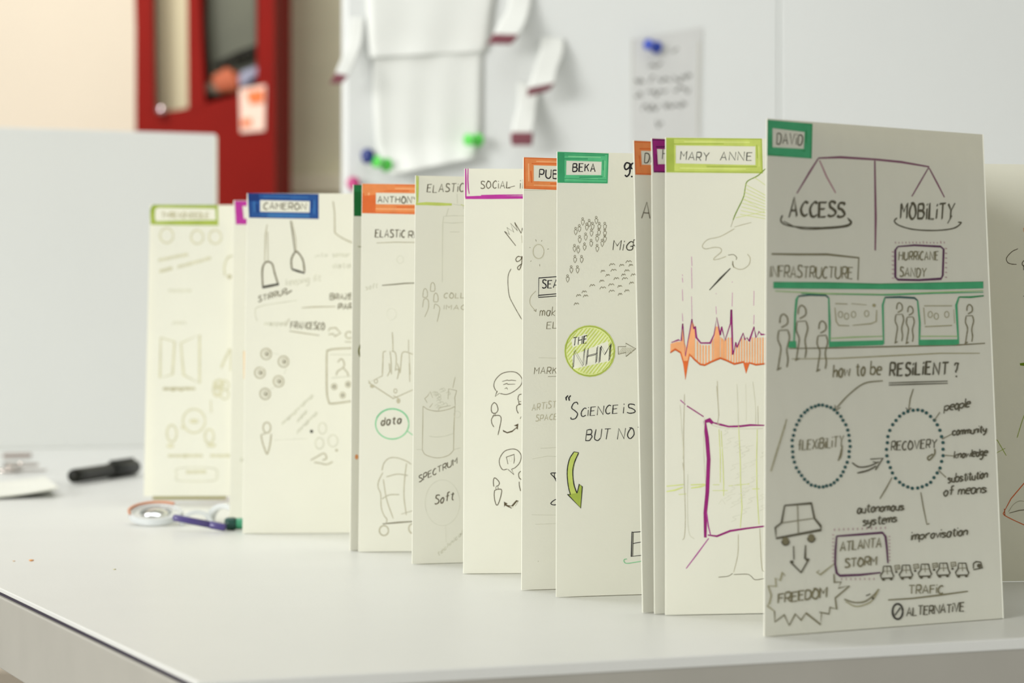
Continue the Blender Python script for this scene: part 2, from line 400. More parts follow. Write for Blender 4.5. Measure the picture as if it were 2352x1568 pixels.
# --- sheets on the board
M_SHEET = mat('white_paper', (0.83, 0.84, 0.80, 1), 0.7, noise=0.02, scale=18, spec=0.2)
def soft_sheet(name, rows, label, cat, m=M_SHEET, group=None, th=.0004, extra=None, nx=14):
    """rows: (xl, yl, xr, yr, off_left, off_right) from top to bottom in photo pixels on the board plane"""
    bm = bmesh.new()
    R = []
    keys = np.array(rows, float); n = len(keys)
    for k in range((n-1)*6+1):
        t = k/6; i = min(int(t), n-2); f = t-i
        p0, p1, p2, p3 = keys[max(i-1, 0)], keys[i], keys[i+1], keys[min(i+2, n-1)]
        R.append(0.5*(2*p1+(p2-p0)*f+(2*p0-5*p1+4*p2-p3)*f*f+(-p0+3*p1-3*p2+p3)*f**3))
    g = []
    for k, r in enumerate(R):
        row = []
        for j in range(nx+1):
            s = j/nx; off = r[4]*(1-s)+r[5]*s
            if extra: off += extra(s, k/(len(R)-1))
            row.append(on_board(r[0]*(1-s)+r[2]*s, r[1]*(1-s)+r[3]*s, max(off, .0012)))
        g.append(row)
    piv = g[0][nx//2].copy()
    V = [[bm.verts.new(p-piv) for p in row] for row in g]; W = [[bm.verts.new(p-piv-BN*th) for p in row] for row in g]
    for a, b, sgn in ((V, V, 1), (W, W, -1)):
        for i in range(len(g)-1):
            for j in range(nx): bm.faces.new((a[i][j], a[i+1][j], a[i+1][j+1], a[i][j+1]))
    for i in range(len(g)-1):
        bm.faces.new((V[i][0], W[i][0], W[i+1][0], V[i+1][0])); bm.faces.new((V[i][nx], V[i+1][nx], W[i+1][nx], W[i][nx]))
    for j in range(nx):
        bm.faces.new((V[0][j], V[0][j+1], W[0][j+1], W[0][j])); bm.faces.new((V[-1][j], W[-1][j], W[-1][j+1], V[-1][j+1]))
    o = bm_obj(name, bm, m, None, smooth=True); o.location = piv
    return tag(o, label, cat, group) if cat else o
rip = lambda a, f, ph=0: (lambda s, v: a*(0.5+0.5*math.sin(f*s*6.28+ph+v*1.5))*(0.3+v))
soft_sheet('paper_sheet', [(838, -60, 1150, -60, .002, .002), (842, 30, 1135, 20, .003, .003), (846, 95, 1126, 88, .003, .003), (850, 132, 1118, 118, .006, .003)],
           'crumpled white paper sheet at the top of the pinboard, overlapping the sheet below', 'paper', extra=rip(.002, 2.3), group=None)
soft_sheet('paper_sheet', [(862, 88, 1112, 80, .001, .002), (856, 180, 1110, 170, .0015, .0015), (860, 290, 1108, 275, .002, .002), (868, 350, 1104, 325, .006, .005), (900, 402, 1092, 362, .026, .018)],
           'long rumpled white paper sheet whose lower edge curls off the pinboard', 'paper', extra=rip(.0022, 3.1, 1))
M_MAR = mat('maroon_tab', rgb(142, 78, 90), 0.6)
def paper_tab(rows, rows2, label):
    o = soft_sheet('paper_tab', rows, label, 'tab', nx=8)
    e = soft_sheet('maroon_end', rows2, None, None, m=M_MAR, nx=8)
    e.parent = o; e.matrix_parent_inverse = Matrix.Translation(-o.location)
    tag(e, 'maroon underside at the lower end')
paper_tab([(804, 40, 838, 40, .002, .002), (800, 95, 832, 95, .012, .012), (784, 135, 815, 140, .03, .03), (770, 168, 800, 174, .045, .045)],
          [(770, 168, 800, 174, .0455, .0455), (764, 180, 792, 184, .042, .042), (757, 192, 784, 192, .036, .036)], 'white paper tab at the far left edge of the pinboard, curling out')
paper_tab([(1170, -30, 1226, -30, .004, .004), (1165, 20, 1218, 20, .014, .014), (1145, 55, 1208, 55, .03, .03), (1133, 78, 1192, 80, .042, .042)],
          [(1133, 78, 1192, 80, .0425, .0425), (1126, 90, 1184, 91, .040, .040), (1118, 101, 1174, 102, .034, .034)], 'white paper tab with maroon end touching the top of the photo')
paper_tab([(1243, 84, 1296, 88, .002, .002), (1240, 115, 1296, 118, .014, .014), (1226, 160, 1282, 160, .03, .03), (1212, 203, 1276, 190, .042, .042)],
          [(1212, 203, 1276, 190, .0425, .0425), (1212, 211, 1270, 197, .040, .040), (1211, 222, 1262, 208, .034, .034)], 'white paper tab with maroon end, middle one of the three right of the sheets')
paper_tab([(1190, 190, 1240, 196, .002, .002), (1188, 240, 1234, 240, .014, .014), (1180, 275, 1230, 275, .028, .028), (1174, 304, 1224, 304, .040, .040)],
          [(1174, 304, 1224, 304, .0405, .0405), (1173, 318, 1224, 318, .038, .038), (1176, 334, 1222, 334, .030, .030)], 'white paper tab hanging straight with a square maroon end, lowest of the tabs')
# index card with scribbled lines
sh = Sheet()
def scrib(k, wd, x0, y0, x1, y1, amp, n):
    sh.rib(k, wd, smooth([(x0+(x1-x0)*i/n, y0+(y1-y0)*i/n+random.uniform(-amp, amp)) for i in range(n+1)], 3))
for (x0, y0, x1, y1, a) in ((1458, 190, 1480, 188, 9), (1493, 184, 1502, 182, 10), (1510, 184, 1540, 181, 7), (1548, 181, 1588, 176, 8), (1458, 220, 1474, 218, 8), (1486, 217, 1532, 212, 8),
                            (1548, 210, 1584, 204, 8), (1474, 250, 1514, 243, 8), (1526, 244, 1576, 240, 8), (1545, 118, 1558, 110, 3), (1490, 152, 1520, 148, 3), (1508, 285, 1522, 284, 10)):
    scrib('dark', 3.2, x0, y0, x1, y1, a, max(4, int((x1-x0)/4)))
sh.ln('pencil', 3, '1606,95 1604,310'); sh.ln('pencil', 2, '1453,90 1450,330')  # strokes along the card edges draw its thin drop shadow
cd = [on_board(*q, .0016) for q in ((1450, 90), (1452, 345), (1613, 62), (1608, 335))]
pv = cd[0]
ic = build_sheet('index_card', cd[0], cd[1], cd[2], cd[3], sh, None, paper=mat('grey_card', (0.70, 0.70, 0.685, 1), 0.6, noise=0.02), pivot=pv)
tag(ic, 'small grey-white card with handwritten lines pinned to the board by a blue pushpin', 'card')
# pushpins
def pushpin(x, y, c, label, tilt=(-.55, 0, -.1), k=1.0, off=.0015):
    k *= 1.25
    base = on_board(x, y, off); ax = (BN+Vector(tilt)).normalized()
    r = empty('pushpin', base, label, 'pushpin', 'plastic pushpins in the pinboard')
    M = axis_m(base, base+ax)
    m = mat('pin_'+str(c), rgb(*c), 0.3, coat=.3)
    bm = bmesh.new(); lathe(bm, [(0, .006*k), (.0058*k, .006*k), (.0062*k, .0072*k), (.0058*k, .0085*k), (.0032*k, .0095*k), (.0028*k, .014*k), (.0032*k, .019*k), (.0052*k, .0205*k), (.0055*k, .022*k), (.0045*k, .0232*k), (0, .0234*k)], 20, M)
    bm_obj('grip', bm, m, r, smooth=True)
    bm = bmesh.new(); lathe(bm, [(0, -.001), (.0006, 0), (.0006, .0065*k), (0, .0066*k)], 8, M)
    bm_obj('needle', bm, mat('pin_steel', rgb(200, 200, 200), .25, metal=1), r)
pushpin(1517, 112, (20, 60, 170), 'blue pushpin holding the handwritten card', (-1.05, 0, .12))
pushpin(1108, 322, (80, 205, 70), 'green pushpin at the right edge of the long paper sheet', (-1.0, 0, -.05), 1.05, off=.010)
pushpin(899, 382, (80, 205, 70), 'green pushpin near the lower left corner of the long paper sheet', (-1.0, 0, .15), 1.05, off=.014)
pushpin(845, 352, (24, 46, 120), 'dark blue pushpin left of the long paper sheet', (-.35, 0, -.25))
pushpin(812, 420, (190, 50, 120), 'pink pushpin at the bottom left of the pinboard', (-.35, 0, -.1))

# ================================================================== RED CABINET
DC = 5.5
red = mat('red_paint', rgb(124, 15, 6), 0.6, noise=0.06, scale=10, spec=.12)
red_shaded = mat('red_paint_shaded', rgb(122, 4, 3), 0.7, noise=0.05, scale=8, spec=.08)  # same red paint, the side's shade put into a deeper red
def cp(x, y, dd=0.0): return px(x, y, DC+dd) if dd else px(x, y, DC)
XL, XR = cp(308, 0).x, cp(628, 0).x
cab = empty('cabinet', (XL, DC, 0), 'tall red metal cabinet with open bays beyond the desk screen', 'cabinet')
def cpoly(pts, th=.02, y0=0.0):
    bm = bmesh.new(); slab(bm, [cp(*q)+Vector((0, y0, 0)) for q in pts], (0, th, 0)); return bm
bm_obj('front_post', cpoly([(302, -250), (346, -250), (356, 300), (318, 300)]), red, cab)
bm_obj('front_post', cpoly([(428, -250), (446, -250), (472, 252), (432, 252)]), red, cab)
bm_obj('front_post', cpoly([(592, -250), (628, -250), (632, 470), (588, 470)]), red, cab)
bm_obj('lower_panel', cpoly([(318, 268), (420, 250), (600, 205), (600, 1400), (318, 1400)], .02, .001), red, cab)
bm = bmesh.new(); slab(bm, [Vector((XR, DC+.002, 0)), Vector((XR+.012, DC+.30, 0)), Vector((XR+.012, DC+.30, 1.95)), Vector((XR, DC+.002, 1.95))], (-.012, 0, 0))
bm_obj('side_panel', bm, red_shaded, cab)
bm = bmesh.new(); slab(bm, [Vector((XL, DC+.02, 0)), Vector((XL, DC+.30, 0)), Vector((XL, DC+.30, 1.95)), Vector((XL, DC+.02, 1.95))], (.012, 0, 0))
bm_obj('side_panel', bm, red_shaded, cab)
bm = bmesh.new(); slab(bm, [Vector((XL, DC+.30, 0)), Vector((XR, DC+.30, 0)), Vector((XR, DC+.30, 1.95)), Vector((XL, DC+.30, 1.95))], (0, .012, 0))
bm_obj('back_panel', bm, red_shaded, cab)
bm_obj('bay_lining', cpoly([(340, -260), (436, -260), (440, 262), (346, 276)], .006, .09), mat('cab_back', rgb(204, 196, 164), .7), cab)
bm = bmesh.new(); slab(bm, [Vector((XL, DC+.022, 1.235)), Vector((XR-.012, DC+.022, 1.255)), Vector((XR-.012, DC+.30, 1.255)), Vector((XL, DC+.30, 1.235))], (0, 0, .012))
bm_obj('shelf', bm, red, cab)
bm = bmesh.new(); slab(bm, [Vector((XL, DC, 1.95)), Vector((XR, DC, 1.95)), Vector((XR, DC+.31, 1.95)), Vector((XL, DC+.31, 1.95))], (0, 0, .02))
bm_obj('top_panel', bm, red, cab)
xm = cp(455, 0).x
bm = bmesh.new(); slab(bm, [Vector((xm, DC+.022, 1.24)), Vector((xm, DC+.30, 1.24)), Vector((xm, DC+.30, 1.95)), Vector((xm, DC+.022, 1.95))], (.008, 0, 0))
bm_obj('divider', bm, red_shaded, cab)
# sticker on the panel, built as a flat printed piece
bm = cpoly([(550, 205), (610, 195), (608, 300), (553, 305)], .003, -.004); st = bm_obj('sticker', bm, mat('sticker_white', rgb(240, 205, 190), .5), cab)
tag(st, 'white and orange sticker')
for q in ([(565, 212), (606, 205), (606, 236), (575, 240)], [(556, 275), (578, 272), (578, 288), (556, 292)]):
    bm_obj('print_patch', cpoly(q, .0015, -.006), mat('sticker_orange', rgb(226, 110, 40), .5), st)
# things in the cabinet
bm = bmesh.new()
slab(bm, [px(x, y, DC+.07) for x, y in ((484, 193), (560, 193), (588, 150), (588, -260), (474, -260), (474, 60))], (0, .02, 0))
tag(bm_obj('dark_panel', bm, mat('dark_grey_plastic', rgb(84, 87, 72), .55, noise=.1, scale=12)), 'dark grey panel standing at the back of the right cabinet bay', 'panel')
bm = bmesh.new()
pts = [(490, 152, .012), (520, 142, .02), (555, 128, .026), (596, 112, .022), (606, 108, .014)]
for i in range(len(pts)-1):
    a, b = px(pts[i][0], pts[i][1], DC+.045), px(pts[i+1][0], pts[i+1][1], DC+.045)
    lathe(bm, [(0, 0), (pts[i][2]*.5, 0), (pts[i+1][2]*.5, (b-a).length), (0, (b-a).length)], 12, axis_m(a, b))
tag(bm_obj('black_strap', bm, mat('black_cloth', rgb(24, 24, 16), .9), smooth=True), 'black rolled strap lying across the right cabinet bay', 'strap')
def lump(name, x, y, rx, ry, rz, dd, c, label, cat, rot=0):
    bm = bmesh.new(); bmesh.ops.create_icosphere(bm, subdivisions=3, radius=1)
    for v in bm.verts:
        n = 1+.12*math.sin(5*v.co.x+3*v.co.z)+.08*math.sin(9*v.co.y+2*v.co.x)
        v.co = Matrix.Rotation(rot, 3, 'Y') @ Vector((v.co.x*rx*n, v.co.y*ry*n, v.co.z*rz*n))
    o = bm_obj(name, bm, mat(name+'_cloth', rgb(*c), .7, noise=.1, scale=30), smooth=True); o.location = px(x, y, DC+dd)
    return tag(o, label, cat)
lump('orange_cloth', 524, 188, .034, .02, .028, .04, (172, 88, 56), 'crumpled orange cloth in the right cabinet bay', 'cloth', .2)
lump('blue_grey_cloth', 572, 176, .032, .015, .016, .04, (140, 144, 166), 'blue-grey folded cloth beside the orange cloth', 'cloth', -.6)
lump('grey_cloth', 490, 205, .026, .018, .016, .045, (110, 102, 88), 'small grey cloth at the left of the right cabinet bay', 'cloth', .1)
bm = bmesh.new(); bb = px(388, 262, DC+.060); bb.z = 1.2535
lathe(bm, [(0, 0), (.016, 0), (.017, .006), (.017, .045), (.012, .058), (.006, .064), (.006, .075), (0, .076)], 20, Matrix.Translation(bb))
bo = empty('bottle', bb, 'small red bottle in the left cabinet bay', 'bottle')
bm_obj('body', bm, mat('red_bottle', rgb(150, 22, 18), .25), bo, smooth=True)
bm = bmesh.new(); lathe(bm, [(0, .076), (.008, .076), (.008, .09), (0, .092)], 16, Matrix.Translation(bb)); bm_obj('cap', bm, red, bo, smooth=True)
bm = bmesh.new(); bmesh.ops.create_uvsphere(bm, u_segments=16, v_segments=10, radius=.011)  # shiny ball added to stand in for a round highlight
ko = bm_obj('glint_ball', bm, mat('glint_steel', rgb(240, 225, 232), .12, metal=1), smooth=True); ko.location = cp(373, 254)+Vector((0, -.012, 0)); ko.parent = cab; ko.matrix_parent_inverse = Matrix.Translation(-cab.location)
tag(ko, 'small steel ball added as a round highlight')

# ================================================================== THE FOLDED SKETCHBOOK
HGT = 0.2095
#        xt     xb     yb (px of the near fold)   angle of the drawn page, its length
folds = [(345,  330,   None, 1.818,   3, .128),   # far end, lifted a little off the table
         (538,  528,   None, 1.643,   4, .128),
         (568.5, 558,  1226,  None,   4, .13),
         (812,  805,   1265,  None,  27, .13),
         (832,  824,   1268,  None,   5, .13),
         (955,  947,   1296,  None,  18, .128),
         (1068, 1065,  1318,  None,   4, .13),
         (1203, 1198.5, 1356, None,  17, .128),
         (1280, 1278,  1372,  None,  17, .13),
         (1456, 1477,  1408,  None,  32, .13),
         (1497, 1504,  1411,  None,  25, .13),
         (1529, 1529,  1413.5, None,  9.5, .128),
         (1762, 1756,  1463,  None,  None, None)]
tops = [470, 460, 443.5, 424, 421.5, 403, 387, 361, 348, 322, 317, 315, 272]
book = empty('folding_sketchbook', (0, 1.3, TZ), 'cream accordion sketchbook standing zigzag on the table, pages filled with sketchnotes', 'sketchbook')
def page(Ft, Fb, Gt, Gb, sh, label, ng=12):
    o = build_sheet('page', Ft, Fb, Gt, Gb, sh, book, label, ng=ng, pivot=(0, 1.3, TZ))
    return o
PG = []
for i, (xt, xb, yb, d, ang, ln_) in enumerate(folds):
    lift = 0.0003
    if d is None: d = CH*FPX/(yb-YH)
    elif i == 0: lift = .0064
    zt = CH-(tops[i]-YH)*d/FPX
    Ft = Vector(((xt-CX)*d/FPX, d, TZ+zt)); Fb = Vector(((xb-CX)*d/FPX, d, TZ+lift))
    if ang is None:
        dt = (zt-CH)*FPX/(YH-308.5)                # right edge of the nearest page
        db = CH*FPX/(1421-YH)
        Gt = Vector(((2256-CX)*dt/FPX, dt, TZ+zt)); Gb = Vector(((2303-CX)*db/FPX, db, TZ+.0003))
    else:
        r = math.radians(ang); e = Vector((math.cos(r)*ln_, math.sin(r)*ln_, 0))
        Gt, Gb = Ft+e, Fb+e
        if i == 0: Gb.z = TZ+.0064
    PG.append((Ft, Fb, Gt, Gb))

S = [Sheet() for _ in range(14)]
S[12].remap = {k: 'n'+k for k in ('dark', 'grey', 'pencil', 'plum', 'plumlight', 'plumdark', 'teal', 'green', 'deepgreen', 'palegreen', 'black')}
S[0].remap = {'pencil': 'farpencil', 'faint': 'farfaint', 'fnt2': 'faint'}
# ---- page 12: DAVID
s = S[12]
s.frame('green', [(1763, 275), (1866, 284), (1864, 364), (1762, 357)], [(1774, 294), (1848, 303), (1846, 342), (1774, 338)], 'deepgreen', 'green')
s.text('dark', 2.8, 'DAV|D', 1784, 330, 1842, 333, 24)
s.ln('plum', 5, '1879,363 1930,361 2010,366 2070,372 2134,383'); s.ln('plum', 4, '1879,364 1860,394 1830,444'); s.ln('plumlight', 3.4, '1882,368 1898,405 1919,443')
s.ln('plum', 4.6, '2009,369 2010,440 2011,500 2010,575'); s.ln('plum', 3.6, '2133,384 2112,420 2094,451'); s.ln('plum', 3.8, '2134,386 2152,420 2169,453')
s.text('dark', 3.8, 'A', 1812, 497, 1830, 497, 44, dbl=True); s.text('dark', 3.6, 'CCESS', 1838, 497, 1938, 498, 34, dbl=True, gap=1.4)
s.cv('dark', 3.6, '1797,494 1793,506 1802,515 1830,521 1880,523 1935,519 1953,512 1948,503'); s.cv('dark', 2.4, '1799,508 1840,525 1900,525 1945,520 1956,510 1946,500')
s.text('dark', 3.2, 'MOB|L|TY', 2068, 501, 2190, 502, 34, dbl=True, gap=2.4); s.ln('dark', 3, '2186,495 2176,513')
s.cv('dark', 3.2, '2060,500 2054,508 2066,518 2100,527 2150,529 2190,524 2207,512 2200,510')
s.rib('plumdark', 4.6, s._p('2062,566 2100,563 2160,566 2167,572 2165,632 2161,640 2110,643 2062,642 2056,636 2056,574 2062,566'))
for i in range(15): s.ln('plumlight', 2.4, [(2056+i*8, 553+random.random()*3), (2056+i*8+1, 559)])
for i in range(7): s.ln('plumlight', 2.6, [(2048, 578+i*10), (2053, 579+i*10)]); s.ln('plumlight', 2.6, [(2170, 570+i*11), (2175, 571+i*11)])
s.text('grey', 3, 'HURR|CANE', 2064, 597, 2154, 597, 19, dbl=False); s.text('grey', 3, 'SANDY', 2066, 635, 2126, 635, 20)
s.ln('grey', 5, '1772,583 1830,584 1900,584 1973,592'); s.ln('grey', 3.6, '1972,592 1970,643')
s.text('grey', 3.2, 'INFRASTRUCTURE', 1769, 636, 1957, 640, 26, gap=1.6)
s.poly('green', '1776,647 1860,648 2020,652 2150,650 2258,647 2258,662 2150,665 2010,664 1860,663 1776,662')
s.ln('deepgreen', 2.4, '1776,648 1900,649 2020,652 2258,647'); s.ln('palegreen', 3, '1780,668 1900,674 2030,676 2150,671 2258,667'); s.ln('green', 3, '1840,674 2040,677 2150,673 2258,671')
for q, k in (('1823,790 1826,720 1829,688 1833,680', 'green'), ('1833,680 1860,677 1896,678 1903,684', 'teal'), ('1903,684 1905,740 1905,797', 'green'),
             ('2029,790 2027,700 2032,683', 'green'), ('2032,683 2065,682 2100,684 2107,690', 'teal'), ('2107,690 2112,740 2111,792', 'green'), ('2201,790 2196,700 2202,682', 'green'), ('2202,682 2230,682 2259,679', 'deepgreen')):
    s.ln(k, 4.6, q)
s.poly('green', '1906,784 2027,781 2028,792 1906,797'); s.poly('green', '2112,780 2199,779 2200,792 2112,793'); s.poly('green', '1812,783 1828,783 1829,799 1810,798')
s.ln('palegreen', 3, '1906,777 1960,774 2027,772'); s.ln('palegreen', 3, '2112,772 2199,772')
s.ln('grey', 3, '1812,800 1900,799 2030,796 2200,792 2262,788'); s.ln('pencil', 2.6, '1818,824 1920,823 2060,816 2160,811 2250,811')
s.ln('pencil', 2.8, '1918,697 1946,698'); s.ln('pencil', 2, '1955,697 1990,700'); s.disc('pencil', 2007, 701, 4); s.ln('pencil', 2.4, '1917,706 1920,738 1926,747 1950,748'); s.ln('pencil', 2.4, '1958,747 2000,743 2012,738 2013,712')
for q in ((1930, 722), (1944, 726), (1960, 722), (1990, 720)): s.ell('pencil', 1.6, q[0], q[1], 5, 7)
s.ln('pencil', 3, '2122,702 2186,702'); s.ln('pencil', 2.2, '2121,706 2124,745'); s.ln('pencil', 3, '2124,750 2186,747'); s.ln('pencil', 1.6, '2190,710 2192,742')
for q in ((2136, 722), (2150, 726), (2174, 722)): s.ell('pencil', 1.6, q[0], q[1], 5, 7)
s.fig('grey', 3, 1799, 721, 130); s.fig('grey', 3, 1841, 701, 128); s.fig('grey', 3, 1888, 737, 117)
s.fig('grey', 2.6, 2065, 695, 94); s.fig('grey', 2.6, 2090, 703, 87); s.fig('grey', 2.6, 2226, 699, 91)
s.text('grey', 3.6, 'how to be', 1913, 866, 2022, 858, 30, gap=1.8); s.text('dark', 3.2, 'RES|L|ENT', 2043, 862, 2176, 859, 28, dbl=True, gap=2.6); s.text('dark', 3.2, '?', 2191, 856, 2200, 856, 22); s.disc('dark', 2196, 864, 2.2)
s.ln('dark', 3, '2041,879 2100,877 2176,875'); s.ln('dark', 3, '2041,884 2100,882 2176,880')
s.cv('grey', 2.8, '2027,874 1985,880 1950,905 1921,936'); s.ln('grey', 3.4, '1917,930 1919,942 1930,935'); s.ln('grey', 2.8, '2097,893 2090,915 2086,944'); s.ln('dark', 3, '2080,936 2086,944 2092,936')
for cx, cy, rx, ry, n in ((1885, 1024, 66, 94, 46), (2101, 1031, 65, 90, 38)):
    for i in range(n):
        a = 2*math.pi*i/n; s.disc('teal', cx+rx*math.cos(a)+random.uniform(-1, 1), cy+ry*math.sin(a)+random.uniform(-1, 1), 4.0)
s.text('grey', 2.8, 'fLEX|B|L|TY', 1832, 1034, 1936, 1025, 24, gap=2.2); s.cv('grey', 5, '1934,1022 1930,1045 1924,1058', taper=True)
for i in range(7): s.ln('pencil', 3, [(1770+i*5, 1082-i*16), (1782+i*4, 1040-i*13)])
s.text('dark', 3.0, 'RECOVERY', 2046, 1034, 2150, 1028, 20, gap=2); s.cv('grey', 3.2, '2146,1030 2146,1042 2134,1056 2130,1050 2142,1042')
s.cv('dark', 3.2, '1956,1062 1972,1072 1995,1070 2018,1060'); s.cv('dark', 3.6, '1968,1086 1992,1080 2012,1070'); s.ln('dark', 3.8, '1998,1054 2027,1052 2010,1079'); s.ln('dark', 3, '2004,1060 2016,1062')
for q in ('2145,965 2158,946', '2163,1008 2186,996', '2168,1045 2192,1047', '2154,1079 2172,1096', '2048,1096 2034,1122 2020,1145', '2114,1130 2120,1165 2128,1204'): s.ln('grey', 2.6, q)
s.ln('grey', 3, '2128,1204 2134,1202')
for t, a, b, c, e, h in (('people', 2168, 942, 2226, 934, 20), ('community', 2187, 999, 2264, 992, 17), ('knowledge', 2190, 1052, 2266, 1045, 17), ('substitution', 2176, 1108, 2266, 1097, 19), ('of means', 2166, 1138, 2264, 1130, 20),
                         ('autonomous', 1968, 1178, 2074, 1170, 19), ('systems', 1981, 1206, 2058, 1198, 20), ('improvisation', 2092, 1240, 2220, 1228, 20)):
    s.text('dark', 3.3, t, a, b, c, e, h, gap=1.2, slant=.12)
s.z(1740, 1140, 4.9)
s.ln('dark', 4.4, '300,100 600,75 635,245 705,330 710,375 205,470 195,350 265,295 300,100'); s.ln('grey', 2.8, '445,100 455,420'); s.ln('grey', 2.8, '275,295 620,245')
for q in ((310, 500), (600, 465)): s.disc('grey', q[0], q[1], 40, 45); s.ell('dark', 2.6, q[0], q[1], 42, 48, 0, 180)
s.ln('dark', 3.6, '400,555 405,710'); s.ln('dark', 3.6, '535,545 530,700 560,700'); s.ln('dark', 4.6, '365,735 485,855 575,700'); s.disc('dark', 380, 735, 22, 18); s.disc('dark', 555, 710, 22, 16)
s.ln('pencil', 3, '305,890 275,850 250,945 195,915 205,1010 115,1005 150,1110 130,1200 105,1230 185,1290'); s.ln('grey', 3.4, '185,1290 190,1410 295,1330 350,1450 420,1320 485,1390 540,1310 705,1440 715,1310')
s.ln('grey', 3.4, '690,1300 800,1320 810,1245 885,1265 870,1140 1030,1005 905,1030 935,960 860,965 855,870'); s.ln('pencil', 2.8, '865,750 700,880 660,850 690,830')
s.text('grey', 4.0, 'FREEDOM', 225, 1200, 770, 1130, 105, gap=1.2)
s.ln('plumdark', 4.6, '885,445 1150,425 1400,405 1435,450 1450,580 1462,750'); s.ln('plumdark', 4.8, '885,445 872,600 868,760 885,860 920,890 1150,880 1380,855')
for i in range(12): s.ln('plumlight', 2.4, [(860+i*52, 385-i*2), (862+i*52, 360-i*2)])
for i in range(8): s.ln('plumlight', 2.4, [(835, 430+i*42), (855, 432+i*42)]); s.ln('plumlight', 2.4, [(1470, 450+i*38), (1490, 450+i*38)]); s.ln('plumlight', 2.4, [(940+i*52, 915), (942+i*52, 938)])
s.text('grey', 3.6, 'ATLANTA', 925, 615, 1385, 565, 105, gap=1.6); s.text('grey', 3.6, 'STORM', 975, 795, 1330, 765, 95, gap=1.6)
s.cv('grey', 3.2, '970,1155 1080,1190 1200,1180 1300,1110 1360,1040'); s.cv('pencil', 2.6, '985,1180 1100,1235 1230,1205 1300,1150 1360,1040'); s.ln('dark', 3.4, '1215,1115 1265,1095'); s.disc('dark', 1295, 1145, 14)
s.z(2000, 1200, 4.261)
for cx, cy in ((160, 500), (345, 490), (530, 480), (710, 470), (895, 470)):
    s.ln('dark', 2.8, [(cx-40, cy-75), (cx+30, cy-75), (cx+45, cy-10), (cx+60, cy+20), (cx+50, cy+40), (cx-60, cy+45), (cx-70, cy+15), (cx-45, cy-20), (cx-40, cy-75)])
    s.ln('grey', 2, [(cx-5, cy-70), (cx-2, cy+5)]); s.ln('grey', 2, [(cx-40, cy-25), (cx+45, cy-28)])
    s.disc('dark', cx-40, cy+55, 16, 14); s.disc('dark', cx+35, cy+50, 15, 14)
    if cx < 850: s.ln('grey', 2.2, [(cx+65, cy-80), (cx+115, cy-85), (cx+120, cy-50), (cx+75, cy-40), (cx+70, cy-80)]); s.disc('dark', cx+85, cy-20, 12); s.ln('grey', 2.4, [(cx+80, cy-60), (cx+110, cy-66)])
s.ln('dark', 3, '1000,450 1000,400 1025,380 1070,385 1088,440 1000,460'); s.disc('dark', 1055, 420, 20)
s.text('grey', 3.2, 'TRAF|C', 365, 695, 700, 690, 82, gap=1.8)
s.ln('grey', 3.6, '165,755 400,740 650,710 945,670'); s.ell('black', 4.4, 258, 868, 50, 75); s.ln('black', 4, '232,905 285,830')
s.text('dark', 3.4, 'ALTERNAT|VE', 345, 915, 905, 865, 85, gap=1.6)

# ---- page 11: MARY ANNE
s = S[11]
s.frame('lime', [(1530, 316), (1750, 318), (1752, 398), (1530, 396)], [(1552, 334), (1735, 336), (1735, 379), (1552, 375)], 'limedark', 'limelight')
s.poly('limedark', '1530,317 1548,317 1549,395 1531,395')
s.text('dark', 2.3, 'MARY', 1563, 367, 1628, 369, 19, slant=.08); s.text('dark', 2.3, 'ANNE', 1654, 368, 1726, 369, 19, slant=.08)
s.z(1440, 300, 2.8)
s.cv('olivegreen', 2.2, '890,245 840,290 775,325 760,370 748,430 700,530 682,575'); s.ln('pencil', 1.8, '682,575 668,620'); s.ln('pencil', 1.6, '690,620 740,605 800,590')
for i in range(9): s.ln('limelight', 1.7, [(760-i*4, 345+i*24), (890, 415+i*22-i*3)])
s.ln('limelight', 1.6, '755,440 885,520 700,560'); s.ln('limelight', 1.6, '820,300 890,350')
s.cv('pencil', 1.8, '692,630 600,680 520,700 485,740 505,760 560,750 600,755 605,780 565,815 560,830 600,822 638,808'); s.cv('grey', 1.6, '650,800 685,797 705,815 702,830')
s.cv('pencil', 1.8, '775,793 792,820 785,860 750,888 715,890 685,875'); s.ln('grey', 2.8, '680,838 680,860 688,880'); s.ln('dark', 4.2, '665,885 600,950 530,1025', taper=True)
for x, segs in ((356, ((925, 935), (945, 975), (1020, 1095), (1175, 1225))), (415, ((810, 870), (880, 1015), (1065, 1205))), (572, ((1045, 1050), (1130, 1180))), (678, ((970, 976), (1040, 1130))), (817, ((1030, 1125), (1185, 1245)))):
    for a, b in segs: s.ln('mauve', 1.6, [(x, a), (x+(3 if x < 600 else -2), b)])
wave = [(285, 1362), (330, 1345), (350, 1350), (358, 1240), (375, 1450), (418, 1210), (430, 1275), (438, 1258), (446, 1330), (475, 1365), (535, 1365), (560, 1310), (577, 1200), (600, 1315), (608, 1260), (630, 1350), (665, 1240), (671, 1150), (680, 1440), (700, 1360), (706, 1395), (748, 1300), (760, 1345), (770, 1330), (785, 1355), (818, 1260), (830, 1330), (850, 1290), (862, 1310), (900, 1310)]
low = [(278, 1430), (310, 1408), (345, 1430), (365, 1500), (375, 1600), (392, 1490), (402, 1440), (430, 1470), (470, 1505), (500, 1510), (540, 1490), (600, 1465), (640, 1480), (690, 1503), (750, 1490), (766, 1560), (785, 1495), (830, 1508), (900, 1500)]
wx = lambda T, x: float(np.interp(x, [p[0] for p in T], [p[1] for p in T]))
X = 280
for a, b in [(280, 300), (300, 320), (320, 345), (345, 356), (356, 366), (366, 384), (384, 400), (400, 418), (418, 438)]:
    s.poly('orangelight', [(a, wx(wave, a)+8), (b, wx(wave, b)+8), (b, wx(low, b)), (a, wx(low, a))])
